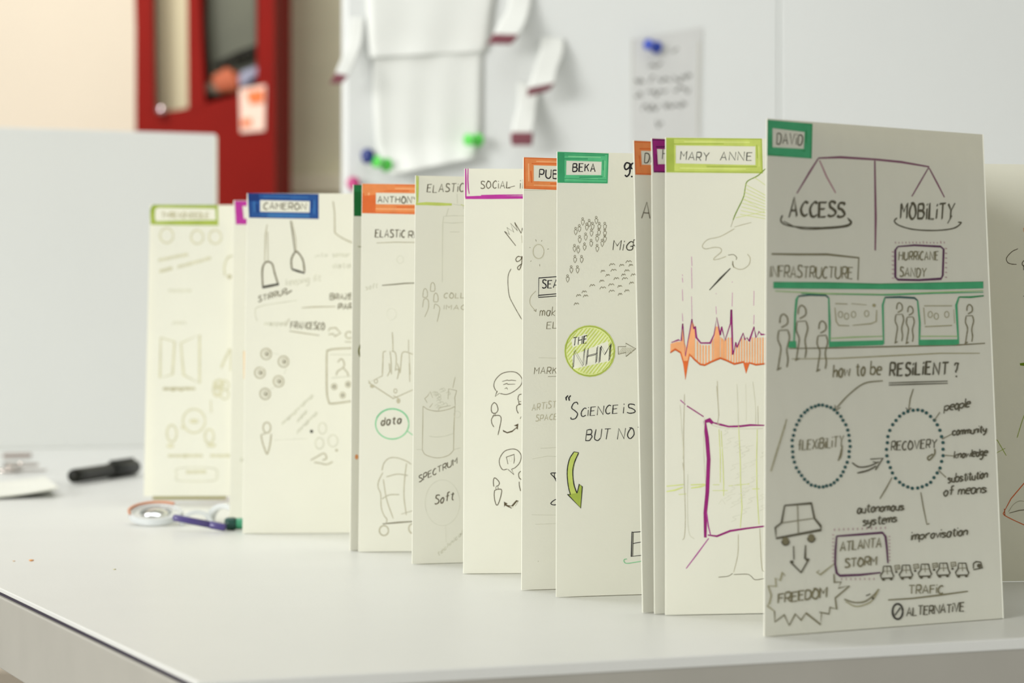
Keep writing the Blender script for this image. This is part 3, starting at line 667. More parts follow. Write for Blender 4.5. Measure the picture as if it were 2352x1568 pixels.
for x in (448, 466, 484, 502, 522, 545): s.poly('orangelight', [(x, wx(wave, x)+14), (x+10, wx(wave, x+10)+14), (x+10, wx(low, x+10)), (x, wx(low, x))])
for a, b in [(558, 572), (572, 584), (584, 598), (602, 622), (624, 642)]: s.poly('orangelight', [(a, wx(wave, a)+25), (b, wx(wave, b)+25), (b, wx(low, b)), (a, wx(low, a))])
for x in list(range(648, 900, 17)): s.poly('orangelight', [(x, max(wx(wave, x)+12, 1330)), (x+9, max(wx(wave, x+9)+12, 1330)), (x+9, wx(low, x+9)), (x, wx(low, x))])
s.ln('rust', 2.2, low); s.ln('orangedark', 2.6, [(x, y-6) for x, y in low]); s.ln('purple', 3.2, wave, jit=.35)
s.poly('orangedark', '362,1480 390,1480 376,1605'); s.poly('orangedark', '754,1490 780,1492 767,1562')
s.z(1440, 840, 2.614)
s.ln('violet', 3, '320,205 350,232'); s.ln('purple', 5, '360,240 460,305', taper=True)
s.ln('purple', 8.5, '466,330 480,430 490,560 482,760 470,880 470,1030', jit=.08); s.ln('purple', 9, '465,335 495,325 515,345'); s.ln('purple', 4.4, '510,338 560,352 610,364 680,362 740,355 825,357')
s.ln('violet', 2.6, '355,1216 420,1130 490,1035'); s.ln('purple', 4.4, '485,1015 540,1022 620,990 720,975 825,962'); s.ln('violet', 3.2, '478,880 488,960 502,1015')
for q in ('238,722 340,712', '238,754 290,745 335,728', '382,714 470,710', '384,733 440,725 470,716'): s.ln('limelight', 3.4, q)
for q, k in (('565,390 575,560 580,700 580,780', 'limelight'), ('552,380 560,540 560,700', 'limelight'), ('670,360 680,560 682,700 690,850 680,970', 'limelight'), ('782,380 778,560 780,750 792,950', 'limelight'), ('515,748 605,748', 'limelight'), ('610,720 735,708', 'limelight'), ('752,738 795,738', 'limelight'), ('515,713 555,713', 'limelight'), ('310,772 355,768', 'limelight'), ('555,492 605,492', 'fnt2'), ('550,830 570,800 590,830', 'fnt2')): s.ln(k, 1.9, q)
for q, k in (('345,170 340,400 342,650 350,900 345,1020 333,1045', 'pencil'), ('318,235 335,480 335,560', 'faint'), ('334,580 340,630', 'pencil'), ('365,650 362,850 372,1000 405,1040', 'faint'), ('542,90 545,200 552,300', 'pencil'), ('538,120 550,290 543,345 560,345', 'pencil'), ('660,110 665,250 668,358', 'faint'), ('755,95 770,240 772,350', 'faint'), ('785,240 787,355', 'pencil'), ('712,110 715,330', 'fnt2'),
             ('668,1010 665,1130 640,1240', 'pencil'), ('640,1252 720,1250 745,1262 770,1283 825,1276', 'grey'), ('548,1268 605,1262 635,1245', 'grey'), ('797,975 808,1200 825,1238', 'pencil'), ('465,310 460,500 470,700', 'faint'), ('505,355 580,372 690,378 815,375', 'faint')): s.cv(k, 1.5, q)
for i in range(26):
    x, y = random.uniform(500, 800), random.uniform(400, 940); s.cv('fnt2', 1.0, [(x, y), (x+30, y-18), (x+10, y-30), (x+55, y-44)])

# ---- page 10 and 9: narrow slivers
s = S[10]
s.frame('purple', [(1497.5, 318), (1620, 323), (1620, 398), (1501, 396)], [(1509, 342), (1610, 345), (1610, 376), (1511, 377)], 'purpledark', 'purple')
s.text('dark', 2.2, 'HELEN', 1521, 366, 1600, 366, 22)
s = S[9]
s.frame('orange', [(1455, 323), (1600, 328), (1600, 405), (1459, 401)], [(1472, 346), (1590, 350), (1590, 381), (1474, 378)], 'orangedark', 'orange')
s.text('dark', 2.4, 'D|ANA', 1480, 374, 1545, 374, 22)
s.text('brown', 3.0, 'ACC', 1474, 500, 1538, 503, 36)

# ---- page 8: BEKA
s = S[8]; s.z(1180, 330, 2.959)
s.frame('sea', '295,54 645,66 638,270 297,265', '357,115 597,122 594,213 355,212', 'green', 'mint')
s.ln('green', 3, '310,75 620,80'); s.ln('green', 2.6, '305,235 630,245'); s.poly('green', '300,62 345,64 345,262 302,262')
s.text('black', 3.0, 'BEKA', 400, 190, 552, 188, 52, slant=.05)
s.cv('black', 3.6, '790,135 765,130 752,155 762,175 785,160 790,135 790,175 785,205 768,222 755,212'); s.cv('black', 3.6, '815,130 800,140 796,160 805,172'); s.disc('black', 802, 223, 6)
for x, y in ((468, 510), (560, 500), (512, 520), (445, 555), (495, 545), (535, 540), (618, 540), (420, 575), (527, 585), (578, 580), (618, 585), (488, 612), (565, 622), (447, 630), (600, 655), (618, 625), (525, 655), (480, 680), (412, 690), (437, 700), (566, 690), (415, 765), (460, 765), (390, 835), (432, 835), (365, 897), (580, 540)):
    s.ell('grey', 1.1, x, y, 6, 7); s.ln('grey', 1.1, [(x-10, y+14), (x-6, y+34), (x, y+45), (x+9, y+30), (x+12, y+14), (x, y+9), (x-10, y+14)])
s.text('dark', 2.2, 'M|G', 672, 724, 803, 722, 64, slant=.16); s.text('dark', 2.2, 'RA', 808, 718, 870, 716, 60, slant=.1)
for x, y in ((668, 820), (733, 825), (780, 800), (605, 865), (678, 858), (768, 862), (638, 893), (598, 932), (697, 915), (755, 915), (745, 890), (533, 962), (662, 957), (605, 978), (720, 968), (800, 945), (478, 1005), (440, 1030), (488, 1033), (665, 1000), (768, 998), (722, 1022), (425, 1087), (812, 890), (795, 825)):
    r = random.uniform(14, 22); s.cv('grey', 1.2, [(x-r, y+10), (x-r*.4, y-6), (x, y+2), (x+r*.45, y-6), (x+r, y+4)])
cx, cy, R = 517, 1408, 168
s.disc('limepale', cx, cy, R*.99, R+1)
s.n += 1
for i in range(-17, 18):
    o = i*19; 
    if abs(o) > R*1.3: continue
    hlf = math.sqrt(max(0, (R-6)**2-o**2)); dx, dy = .62, -.78
    bx, by = cx+o*.78, cy+o*.62
    if abs(o) > R-8: continue
    s.ln('lime', 3.0, [(bx-dx*hlf*.95, by-dy*hlf*.95), (bx+dx*hlf*.95, by+dy*hlf*.95)])
for i in range(-17, 18):
    o = i*19+9
    if abs(o) > R-14: continue
    hlf = math.sqrt(max(0, (R-10)**2-o**2)); bx, by = cx+o*.78, cy+o*.62
    s.ln('greywhite', 1.3, [(bx-.62*hlf*.9, by+.78*hlf*.9), (bx+.62*hlf*.9, by-.78*hlf*.9)])
s.ell('lime', 3.6, cx, cy, R, R+2); s.ell('limedark', 2.2, cx-1, cy+1, R-3, R)
s.poly('greywhite', '390,1330 490,1290 500,1340 400,1385'); s.poly('greywhite', '395,1440 640,1340 655,1475 405,1530')
s.text('black', 2.6, 'THE', 400, 1372, 494, 1352, 52, slant=.1); s.text('black', 2.0, 'NHM', 403, 1526, 648, 1468, 108, slant=.1, dbl=True, gap=2.0)
s.ln('grey', 1.5, '708,1378 762,1378 760,1355 828,1392 762,1445 760,1418 710,1430 708,1378')
for i in range(8): s.ln('pencil', 1.1, [(712+i*12, 1425), (740+i*11, 1385)])
s.z(1180, 840, 2.8)
s.ln('black', 3.4, '348,190 335,205 338,222'); s.ln('black', 3.4, '366,190 353,205 357,224')
s.cv('black', 2.2, '412,248 405,234 385,240 372,270 395,290 410,310 395,338 370,342 366,330')
s.text('black', 2.1, 'C|ENCE', 430, 328, 665, 302, 55, slant=.1); s.text('black', 2.2, '|S', 705, 305, 775, 304, 58, slant=.08)
s.text('black', 2.1, 'BUT', 460, 482, 612, 472, 72, slant=.16, gap=3); s.text('black', 2.1, 'NOT', 666, 470, 830, 460, 66, slant=.14)
s.raw('lime', [[s._p([a])[0], s._p([b])[0], s._p([c])[0], s._p([d])[0]] for a, b, c, d in (((387, 552), (415, 557), (392, 620), (355, 600)), ((355, 600), (392, 620), (380, 690), (343, 680)), ((343, 680), (380, 690), (386, 760), (350, 770)), ((350, 770), (386, 760), (405, 818), (364, 830)))])
s.poly('limedark', '347,825 405,818 422,762 440,776 430,912')
s.cv('black', 2.3, '387,552 358,600 343,680 350,770 364,828'); s.ln('black', 2.3, '364,828 345,825 430,914 440,776 421,760 407,818'); s.cv('black', 2.3, '405,818 386,760 379,680 390,620 416,560'); s.ln('black', 2.3, '387,552 418,558')
s.ln('black', 2.4, '760,1065 755,1225 840,1215'); s.ln('black', 2.0, '768,1070 764,1222'); s.ln('black', 2.6, '760,1070 840,1064'); s.ln('black', 2.2, '764,1142 840,1128')
s.cv('mint', 1.7, '840,1252 780,1262 725,1269 708,1256 712,1243 728,1241')

# ---- page 7: PUB
s = S[7]; s.z(1180, 330, 2.959)
s.frame('orange', '66,90 460,104 460,320 68,306', '135,146 440,156 440,262 135,254', 'orangedark', 'orangelight')
s.ln('orangedark', 1.6, '70,290 300,300'); s.ln('pencil', 1, '70,316 220,316')
s.text('black', 2.8, 'PUBL|C', 174, 232, 400, 240, 55, slant=.04)
s.ell('pencil', 1.5, 168, 732, 37, 48); s.ell('faint', 1.3, 168, 732, 40, 51, 30, 300)
for q in ('148,650 153,664', '192,655 188,664', '107,703 113,707', '228,717 238,714', '112,800 120,795', '176,818 176,832'): s.ln('grey', 1.4, q)
s.ln('black', 2.0, '400,895 170,912 168,1030 400,1010'); s.ln('black', 1.8, '165,1032 168,1044 400,1026'); s.text('black', 2.6, 'SEARCH', 192, 982, 420, 975, 56, slant=.06)
s.cv('pencil', 1.3, '150,1000 115,1040 112,1090 150,1138'); s.ln('grey', 1.6, '135,1130 150,1140 152,1122')
s.text('grey', 1.8, 'make it', 175, 1168, 390, 1165, 60, slant=.1); s.text('grey', 1.7, 'ELAS', 224, 1256, 380, 1252, 42, slant=.1)
s.z(1180, 840, 2.8); s.text('grey', 1.8, 'MARKET', 131, 52, 350, 48, 42, slant=.1); s.ln('grey', 1.2, '220,68 350,66')
s.text('pencil', 1.8, 'ART|ST', 116, 288, 270, 268, 42, slant=.1); s.text('pencil', 1.8, 'SPACE', 140, 356, 275, 344, 38, slant=.12)
for q in ('172,530 330,522', '120,598 215,580 330,584', '115,957 330,960', '138,1018 330,1012', '160,-52 280,-50'): s.ln('faint', 1.3, q)
s.cv('black', 2.0, '300,690 265,688 238,692 262,720 280,760'); s.cv('black', 1.6, '262,690 262,715 290,740'); s.cv('black', 2.0, '290,855 262,862 238,884 262,894 300,880'); s.disc('grey', 157, 1256, 2)

# ---- page 6: SOCIAL
s = S[6]; s.z(930, 370, 3.2)
s.ln('magenta', 4.4, '446,54 447,150 448,262', jit=.04); s.ln('magenta', 2.8, '464,54 462,130 466,200 472,240', jit=.05); s.ln('magenta', 2.4, '438,260 450,278')
s.ln('magenta', 5.0, '446,264 560,262 640,263 920,262', jit=.05); s.ln('magenta', 3.4, '450,274 600,273 920,272'); s.ln('magenta', 3, '560,252 700,250 920,248')
s.text('brown', 2.0, 'SOC|AL', 556, 200, 775, 198, 52, slant=.05); s.ln('brown', 1.8, '755,196 808,182'); s.text('brown', 2.2, '|NN', 848, 200, 960, 196, 62, slant=.02)
s.ln('brown', 1.8, '815,622 732,516 768,540 750,488 800,522 776,456 828,512 806,450 855,530 862,490 880,560'); s.ln('pencil', 1.4, '858,545 862,600')
s.cv('brown', 2.0, '858,705 832,700 815,720 825,738 850,725 862,700 856,760 840,798 828,780 862,750'); s.cv('brown', 1.5, '780,790 758,850 765,980 800,1060 858,1162')
s.z(1050, 830, 4.353)
s.cv('brown', 1.7, '385,290 366,240 385,180 440,125 510,103 590,110 645,165 640,230 580,290 500,328 430,320'); s.ln('brown', 1.8, '385,292 400,295 380,350 425,315')
for q in ('450,200 500,185 515,190 545,186 590,192', '460,232 500,218 505,228 580,226', '474,272 495,262 505,278'): s.ln('brown', 1.5, q)
def person(p):
    for q in p: s.cv('brown', 1.8, q)
person(('370,408 345,440 342,490 358,515 390,512 408,480 395,430 370,408', '352,545 400,538 430,545 440,580 425,660 408,735', '360,548 343,580 348,620 368,655')); s.ln('brown', 1.6, '370,515 366,545'); s.ln('brown', 1.6, '382,515 382,545')
person(('645,325 618,335 608,370 615,395', '608,402 640,400', '640,425 600,440 595,480 612,520')); s.ln('brown', 2, '615,400 618,425 640,425'); s.ln('brown', 1.5, '640,550 630,572')
s.poly('brown', '455,682 500,705 550,690 600,650 565,640 612,620 606,680 590,668 550,705 500,718 460,700')
s.cv('brown', 1.7, '500,1075 455,1080 425,1030 425,970 470,900 540,875 600,885 640,940 625,1010 580,1060 545,1075'); s.ln('brown', 1.8, '505,1075 568,1130 543,1075')
s.ln('brown', 1.7, '508,1025 492,955 570,928 572,985 566,1020'); s.ell('fnt2', 1.2, 535, 975, 14, 24)
person(('366,1250 362,1200 370,1165 390,1170 420,1205 415,1235 390,1248',)); s.ln('brown', 2, '365,1165 385,1162'); s.ln('brown', 1.6, '388,1250 386,1275'); s.ln('brown', 1.6, '408,1250 410,1272')
s.cv('brown', 1.8, '372,1290 400,1278 442,1280 440,1330 420,1400 400,1436 382,1410 370,1340 374,1290')
person(('635,1095 615,1120 620,1160 640,1180', '620,1200 622,1240 634,1295')); s.poly('brown', '468,1400 505,1420 492,1430 540,1442 590,1385 615,1392 585,1440 540,1468 500,1450 480,1438 470,1455')
s.poly('greywhite', '520,1448 560,1448 600,1400 606,1400 575,1448 545,1460')

# ---- page 5: ELASTIC
s = S[5]; s.z(930, 370, 3.2)
s.ln('lime', 4.4, '87,104 88,200 88,310', jit=.04); s.ln('lime', 2.8, '99,110 97,200 96,300'); s.ln('lime', 7.0, '80,315 160,312 250,316 345,318', jit=.05)
s.text('brown', 2.2, 'ELAST|C', 163, 230, 428, 222, 58, slant=.1)
for q in ('383,240 386,310', '320,345 312,375 303,405 285,405 278,450 276,600 275,890', '290,405 350,400 440,402', '350,315 390,322 420,325', '280,450 350,455 430,450', '330,520 400,520'): s.ln('faint', 1.6, q)
s.ln('lime', 2, '410,318 440,330'); s.ln('faint', 1.8, '425,325 432,350')
for x, y in ((150, 970), (205, 925), (228, 1003)):
    s.cv('pencil', 1.6, [(x-18, y+28), (x-14, y-18), (x, y-34), (x+14, y-12), (x+12, y+28), (x-18, y+30)])
s.cv('pencil', 1.5, '130,1075 140,1015 170,1020 172,1080 145,1145'); s.cv('pencil', 1.5, '213,1085 222,1050 255,1075 250,1120 237,1180')
s.text('pencil', 2.0, 'COLLECT', 285, 1005, 560, 1005, 38, slant=.12); s.text('pencil', 1.8, 'IMAG|NE', 287, 1090, 560, 1090, 34, slant=.1)
s.z(930, 840, 3.134)
s.ln('pencil', 1.7, '130,290 128,440 125,610'); s.ln('pencil', 1.7, '360,290 352,450 350,610'); s.cv('pencil', 1.6, '130,290 170,315 240,326 320,310 362,290'); s.cv('pencil', 1.5, '125,605 150,640 230,662 310,645 352,605'); s.cv('faint', 1.3, '175,505 220,512 290,505 350,485')
for q in ('160,265 142,235 165,215 182,185 200,230', '310,240 315,165 372,178 358,230 362,285', '345,160 355,110 362,80', '240,322 250,300 330,285', '200,270 185,290 175,300'): s.ln('pencil', 1.4, q)
for i in range(14):
    x, y = random.uniform(190, 300), random.uniform(170, 300); s.cv('faint', 1.1, [(x, y), (x+18, y-12), (x+30, y+6), (x+8, y+14)])
s.ln('faint', 1.3, '85,602 125,602'); s.ln('faint', 1.3, '352,602 400,590'); s.ell('fnt2', 1.2, 375, 350, 25, 24)
s.text('brown', 2.0, 'SPECTRUM', 100, 838, 375, 702, 44, slant=-.02, gap=2); s.ell('fnt2', 1.4, 270, 985, 125, 165); s.text('brown', 2.4, 'Soft', 213, 998, 350, 962, 62, slant=.14)
s.ln('fnt2', 1.3, '292,1145 296,1270'); s.text('faint', 1.8, 'technical', 236, 1372, 410, 1215, 34, slant=0)

# ---- page 4: ANTHONY
s = S[4]; s.z(790, 400, 3.41)
s.frame('orange', '140,74 720,82 720,318 140,305', '250,145 700,152 700,240 250,234', 'orangedark', 'orangelight')
s.poly('orangedark', '142,170 248,160 248,300 142,300'); s.poly('orange', '142,74 400,78 400,120 142,150')
s.text('brown', 2.6, 'ANTHONY', 265, 220, 575, 226, 48, slant=.05); s.text('brown', 2.6, 'ELAST|C', 246, 492, 475, 495, 58, slant=.06); s.text('brown', 2.6, 'RES', 505, 497, 640, 497, 50, slant=.04)
s.ln('pencil', 2.4, '255,538 400,532 640,535'); s.ln('grey', 2.8, '298,870 400,862 480,854 640,850'); s.text('faint', 2.2, 'soft', 170, 905, 262, 890, 40, slant=.1)
s.ell('fnt2', 1.8, 440, 668, 26, 30); s.ell('fnt2', 1.8, 372, 1095, 38, 44)
for q in ('378,1235 382,1300 384,1385', '506,1295 506,1390', '300,1568 305,1450 308,1395 330,1385', '360,1385 368,1450 372,1568', '372,1385 400,1395 410,1450 402,1540', '440,1560 448,1460 455,1405 480,1390 540,1410', '510,1400 518,1568', '400,1530 420,1528 430,1540'): s.cv('pencil', 2.2, q)
s.z(790, 840, 3.267)
for q in ('292,-10 288,75', '288,75 185,125 370,245 515,180', '185,110 215,160', '400,-20 415,30 400,100', '490,-20 494,120', '340,-20 345,40 325,78', '370,225 405,240'): s.ln('pencil', 2.8, q)
for x, y in ((240, 115), (386, 188)): s.ell('pencil', 2, x, y, 12, 15)
s.disc('pencil', 212, 152, 17, 14); s.disc('pencil', 408, 262, 15, 20)
s.ell('mint', 2.6, 362, 436, 125, 113); s.ell('sea', 1.6, 362, 436, 128, 116, 200, 340); s.ln('mint', 2.6, '470,485 515,518'); s.text('brown', 3, 'data', 278, 444, 425, 430, 60, slant=.12)
for q in ('285,785 300,730 340,692 400,690 470,715 505,738', '292,800 262,860 256,910 275,960 280,1060 300,1120 322,1150 318,1175', '318,832 400,812 480,822', '295,850 320,1000 370,1145', '285,998 340,968 415,965', '470,730 455,850 450,980 468,1120', '430,1112 520,1085'): s.cv('pencil', 2.2, q)
s.ln('grey', 3.2, '290,1185 400,1175 540,1165'); s.ell('pencil', 3, 300, 1235, 34, 37); s.ell('pencil', 3, 520, 1220, 34, 37)

# ---- page 3: green sliver
s = S[3]
s.poly('bottle', '812.5,424 900,424 900,498 813,496'); s.poly('deepgreen', '813,424 836,424 836,440 813,440')
s.cv('olive', 4, '834,780 825,800 826,815 836,830'); s.ln('olive', 2, '822,566 840,568 840,600'); s.disc('tan', 819, 1049, 4, 6)

# ---- page 2: CAMERON
s = S[2]; s.z(530, 420, 3.565)
s.frame('blue', '140,82 720,90 720,295 150,285', '240,140 648,150 645,242 240,236', 'bluedark', 'bluelight')
s.poly('bluedark', '142,84 232,86 232,150 146,150'); s.poly('bluelight', '300,248 645,255 645,285 300,280')
s.text('grey', 3.0, 'CAMERON', 270, 215, 615, 218, 52, slant=.05)
for q in ('298,340 285,420 278,640', '302,400 305,640'): s.ln('pencil', 3, q)
s.cv('grey', 4, '262,850 258,720 275,660 305,645 340,665 360,740 388,830'); s.ln('dark', 5, '258,858 320,846 395,830'); s.ln('dark', 3, '258,848 395,822')
s.ln('grey', 3.2, '490,310 505,400 525,560'); s.ln('pencil', 2.4, '500,310 530,450 535,555'); s.cv('grey', 4, '500,705 496,630 520,575 545,565 590,630 605,730'); s.ln('dark', 5, '500,706 550,722 605,738')
s.cv('pencil', 3.2, '838,150 850,250 852,380 858,412 920,455 1000,492'); s.text('faint', 2.6, 'keeping fit', 450, 838, 735, 800, 54, slant=.1, gap=1.6)
s.text('grey', 2.6, 'STIRRUP', 225, 975, 455, 910, 46, gap=2.2); s.ln('grey', 5, '450,912 500,880')
s.text('faint', 2.6, 'sensor', 835, 605, 975, 600, 40); s.text('faint', 2.6, 'data', 835, 695, 975, 690, 40); s.text('faint', 2, 'into', 690, 610, 790, 600, 30)
s.text('grey', 2.6, 'BRAZEN', 812, 955, 1040, 950, 46, gap=1.6); s.text('grey', 3.2, 'PART', 880, 1035, 1040, 1030, 42, gap=1.6); s.ln('pencil', 3.2, '580,1022 680,1015 860,1012')
s.text('faint', 2.8, 'mapped', 275, 1165, 450, 1165, 40); s.cv('faint', 2.4, '540,960 240,1010 200,1060 215,1130'); s.ln('pencil', 2.4, '450,1170 480,1110')
s.text('grey', 2.6, 'FRANCESCO', 490, 1190, 765, 1200, 56, slant=.1, gap=2); s.ln('pencil', 3.2, '480,1212 600,1230 725,1248')
s.ln('pencil', 3, '800,1215 810,1190 860,1185 900,1230 850,1255 840,1235 800,1240'); s.ell('pencil', 3, 968, 1245, 28, 28); s.ln('pencil', 3, '935,1300 1000,1302')
s.z(530, 760, 3.135)
for x, y in ((255, 165), (380, 220), (210, 300), (345, 362), (248, 452)):
    s.ell('pencil', 3.2, x, y, 37, 39); s.ell('pencil', 2.4, x+4, y-2, 17, 19); s.disc('grey', x+6, y, 9)
for q in ('295,160 345,168', '400,260 385,310', '240,270 215,262', '320,400 285,420'): s.cv('fnt2', 2, q)
s.cv('pencil', 4, '900,122 760,128 705,138 692,160 690,300 692,440 705,505 730,522 900,500'); s.ln('faint', 2.2, '715,170 900,170'); s.cv('pencil', 3, '770,225 795,200 815,225 812,260 770,290 760,320'); s.cv('pencil', 3, '812,268 840,300 845,325'); s.ln('faint', 2.4, '725,338 900,322')
for x, y in ((745, 400), (845, 384), (806, 462)): s.ell('pencil', 2.6, x, y, 18, 20); s.disc('grey', x, y, 9)
for (a, b, c, d) in ((370, 680, 470, 590), (460, 595, 590, 475), (480, 660, 545, 590), (480, 740, 620, 600)): s.text('faint', 2.8, 'mnemo', a, b, c, d, 34, slant=0, gap=1)
s.ell('pencil', 3.2, 260, 695, 27, 38); s.cv('pencil', 3.4, '218,748 228,800 245,850 262,885 282,820 292,740'); s.ln('pencil', 3.4, '220,745 250,738'); s.ln('fnt2', 2.4, '310,785 450,778 550,775')
s.disc('dark', 582, 722, 12); s.ell('faint', 3, 660, 700, 28, 40); s.ell('faint', 3, 735, 790, 35, 42); s.ell('faint', 3.2, 638, 808, 30, 40); s.cv('pencil', 3, '575,930 620,905 670,880 690,915 660,930'); s.cv('pencil', 3, '600,945 640,950 690,960 735,940'); s.disc('pencil', 762, 858, 10)

# ---- page 1: pink sliver
s = S[1]
s.frame('magenta', [(539, 461), (640, 462), (640, 516), (542, 515)], [(557, 473), (620, 474), (620, 503), (560, 502)], None, None)
s.ln('peach', 5, '561,806 562,870'); s.disc('faint', 556, 1056, 5); s.disc('fnt2', 563, 705, 4)

# ---- page 0: far end
s = S[0]; s.z(310, 440, 3.919)
s.rib('limedark', 11, s._p('160,282 158,220 160,160 175,135 215,122 400,126 735,128 740,280 400,280 160,282'), jit=.02); s.rib('olivegreen', 4, s._p('150,190 160,130 205,106 400,112 750,118'), jit=.02)
s.poly('limedark', '140,240 185,240 185,295 140,295')
s.text('pencil', 3.4, 'THREADNEEDLE', 235, 232, 665, 236, 46, gap=1.4)
for x, y, r in ((285, 395, 60), (560, 408, 55), (722, 408, 55)): s.ell('faint', 4.5, x, y, r, r+6)
for a in ((215, 632, 470, 580), (385, 695, 675, 615), (225, 730, 330, 705)): s.text('faint', 4, 'mnmnmnm', *a, 40, gap=1)
s.text('fnt2', 4, 'nmnmnm', 300, 905, 500, 905, 40, gap=1); s.text('fnt2', 4, 'nmn', 340, 1195, 450, 1195, 40, gap=1)
s.cv('faint', 4, '880,575 830,600 805,680 810,760'); s.disc('pencil', 850, 765, 20)
s.z(310, 740, 3.136)
for q in ('185,110 180,400 270,375 285,140 185,110', '330,150 465,90 465,440 350,380 330,150'): s.ln('faint', 5, q)
s.text('pencil', 4, 'mnemonmn', 205, 490, 425, 488, 28, gap=.8)
s.cv('faint', 5, '685,190 650,260 620,330'); s.ln('faint', 4.5, '690,200 690,350')
for i in range(8): s.ell('faint', 3.4, 620+random.uniform(-30, 40), 480+random.uniform(-40, 40), 30, 34)
s.ln('faint', 4, '545,560 550,650'); s.ell('faint', 4.5, 425, 710, 80, 85); s.disc('faint', 425, 712, 34, 18); s.ell('faint', 4.5, 265, 800, 35, 60); s.ell('faint', 4.5, 535, 820, 32, 50); s.disc('faint', 255, 890, 28, 16); s.disc('faint', 550, 885, 34, 16); s.disc('faint', 345, 755, 14)
s.text('faint', 4, 'mnmnemnmn', 240, 972, 480, 972, 30, gap=.8); s.text('faint', 4, 'mnmnm', 545, 972, 680, 972, 30, gap=.8)
s.cv('fnt2', 4, '320,1050 560,1050 590,1100 560,1140 320,1140 300,1100', closed=True); s.text('faint', 4, 'mnmnm', 370, 1090, 505, 1090, 34, gap=.8)

# ---- page 13: right end, behind the nearest page
s = S[13]
s.cv('brown', 1.7, '2338,571 2324,578 2312,592 2314,602 2322,606 2335,607'); s.cv('brown', 1.8, '2362,592 2350,600 2348,608 2356,612 2366,606'); s.ln('brown', 2.2, '2351,608 2351,620'); s.ln('brown', 2, '2350,680 2362,679')
s.poly('olivegreen', '2342,834 2370,830 2370,842 2343,839')
s.cv('limedark', 1.8, '2336,1005 2342,985 2350,960 2364,925'); s.cv('limedark', 1.8, '2281,1064 2277,1035 2281,1014 2289,1010 2296,1020 2311,1046'); s.ln('limedark', 1.8, '2277,1046 2309,1029')
s.ln('orangedark', 2.4, '2375,1085 2350,1112 2322,1145 2306,1175'); s.cv('orangedark', 2.2, '2306,1175 2306,1182 2330,1195 2375,1215'); s.ln('rust', 2.8, '2307,1168 2308,1184')
s.cv('pencil', 1.6, '2316,1175 2328,1158 2345,1150 2372,1158'); s.ln('grey', 2.4, '2318,1178 2340,1172 2375,1168'); s.ln('orangelight', 2, '2351,523 2352,533')

LB = {0: 'farthest page at the left, lime green rounded title frame', 1: 'sliver of page with a pink title frame', 2: 'page with a blue title frame and two stirrups', 3: 'tan sliver of page with a dark green title block',
      4: 'page with an orange title frame and a luggage trolley', 5: 'page titled ELASTIC with a lime green corner bracket', 6: 'page titled SOCIAL with a magenta corner bracket', 7: 'page with the orange PUB title frame',
      8: 'page with a green title frame and a curved green arrow', 9: 'shaded sliver of page with an orange title frame', 10: 'shaded sliver of page with a purple title frame', 11: 'page with a lime green title frame and an orange and purple wave',
      12: 'nearest page, shaded, with a green title frame and a balance'}
for i, (Ft, Fb, Gt, Gb) in enumerate(PG):
    page(Ft, Fb, Gt, Gb, S[i], LB[i])
    if i < 12:                                    # the return page to the next near fold, turned away from the camera
        nt, nb = PG[i+1][0], PG[i+1][1]
        page(Gt, Gb, nt, nb, None, None, ng=8)
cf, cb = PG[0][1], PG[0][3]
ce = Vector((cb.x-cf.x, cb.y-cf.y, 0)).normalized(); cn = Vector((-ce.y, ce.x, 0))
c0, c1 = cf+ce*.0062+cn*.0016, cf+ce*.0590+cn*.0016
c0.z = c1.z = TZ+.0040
bm = bmesh.new(); slab(bm, [c0, c1, c1+Vector((0, 0, .2)), c0+Vector((0, 0, .2))], cn*.0018)  # narrow olive board reaching slightly below the farthest page
tag(bm_obj('olive_strip', bm, mat('olive_board', rgb(150, 144, 92), .7), book), 'olive board behind the farthest page, showing as a strip below it')
# right end: a return page behind the nearest one, then the page that shows at the right edge
Gt, Gb = PG[12][2], PG[12][3]
Ht, Hb = Vector((.186, 1.255, Gt.z-.002)), Vector((.186, 1.245, TZ+.0003))
page(Gt, Gb, Ht, Hb, None, None, ng=8)
Kt, Kb = Vector((.314, 1.290, Gt.z-.001)), Vector((.314, 1.262, TZ+.0003))
page(Ht, Hb, Kt, Kb, S[13], 'page at the right edge with orange and green drawings')

# ================================================================== THINGS ON THE TABLE
M_CLEAR = mat('clear_plastic', (0.95, 0.97, 0.97, 1), 0.08, trans=0.85, spec=.5)
M_MILK = mat('milky_plastic', (0.85, 0.88, 0.88, 1), 0.2, trans=0.35, coat=.5)
# tape roll
c = on_table(350, 1209); c.y += .0; R0 = 63*c.y/FPX
tr = empty('tape_roll', c, 'clear plastic tape roll with an orange rim lying beside the violet pen', 'tape roll')
TILT = math.radians(14)
M = Matrix.Translation(c+Vector((0, R0*math.cos(TILT), R0*math.sin(TILT)+.0004))) @ Matrix.Rotation(TILT, 4, 'X')
def ring(bm, ro, ri, z0_, z1_, M, seg=40, a0=0, a1=360):
    n = max(8, int(seg*(a1-a0)/360)); full = a1-a0 >= 360; rows = []
    for k in range(n if full else n+1):
        a = math.radians(a0+(a1-a0)*k/n)
        rows.append([bm.verts.new(M @ Vector((r_*math.cos(a), r_*math.sin(a), z_))) for r_, z_ in ((ri, z0_), (ro, z0_), (ro, z1_), (ri, z1_))])
    for k in range(n):
        A, B = rows[k], rows[(k+1) % len(rows)]
        for j in range(4): bm.faces.new((A[j], A[(j+1) % 4], B[(j+1) % 4], B[j]))
    if not full: bm.faces.new(rows[0]); bm.faces.new(rows[-1][::-1])
bm = bmesh.new(); ring(bm, R0, R0*.80, 0, .0042, M); bm_obj('tape', bm, M_MILK, tr, bevel=.0006)
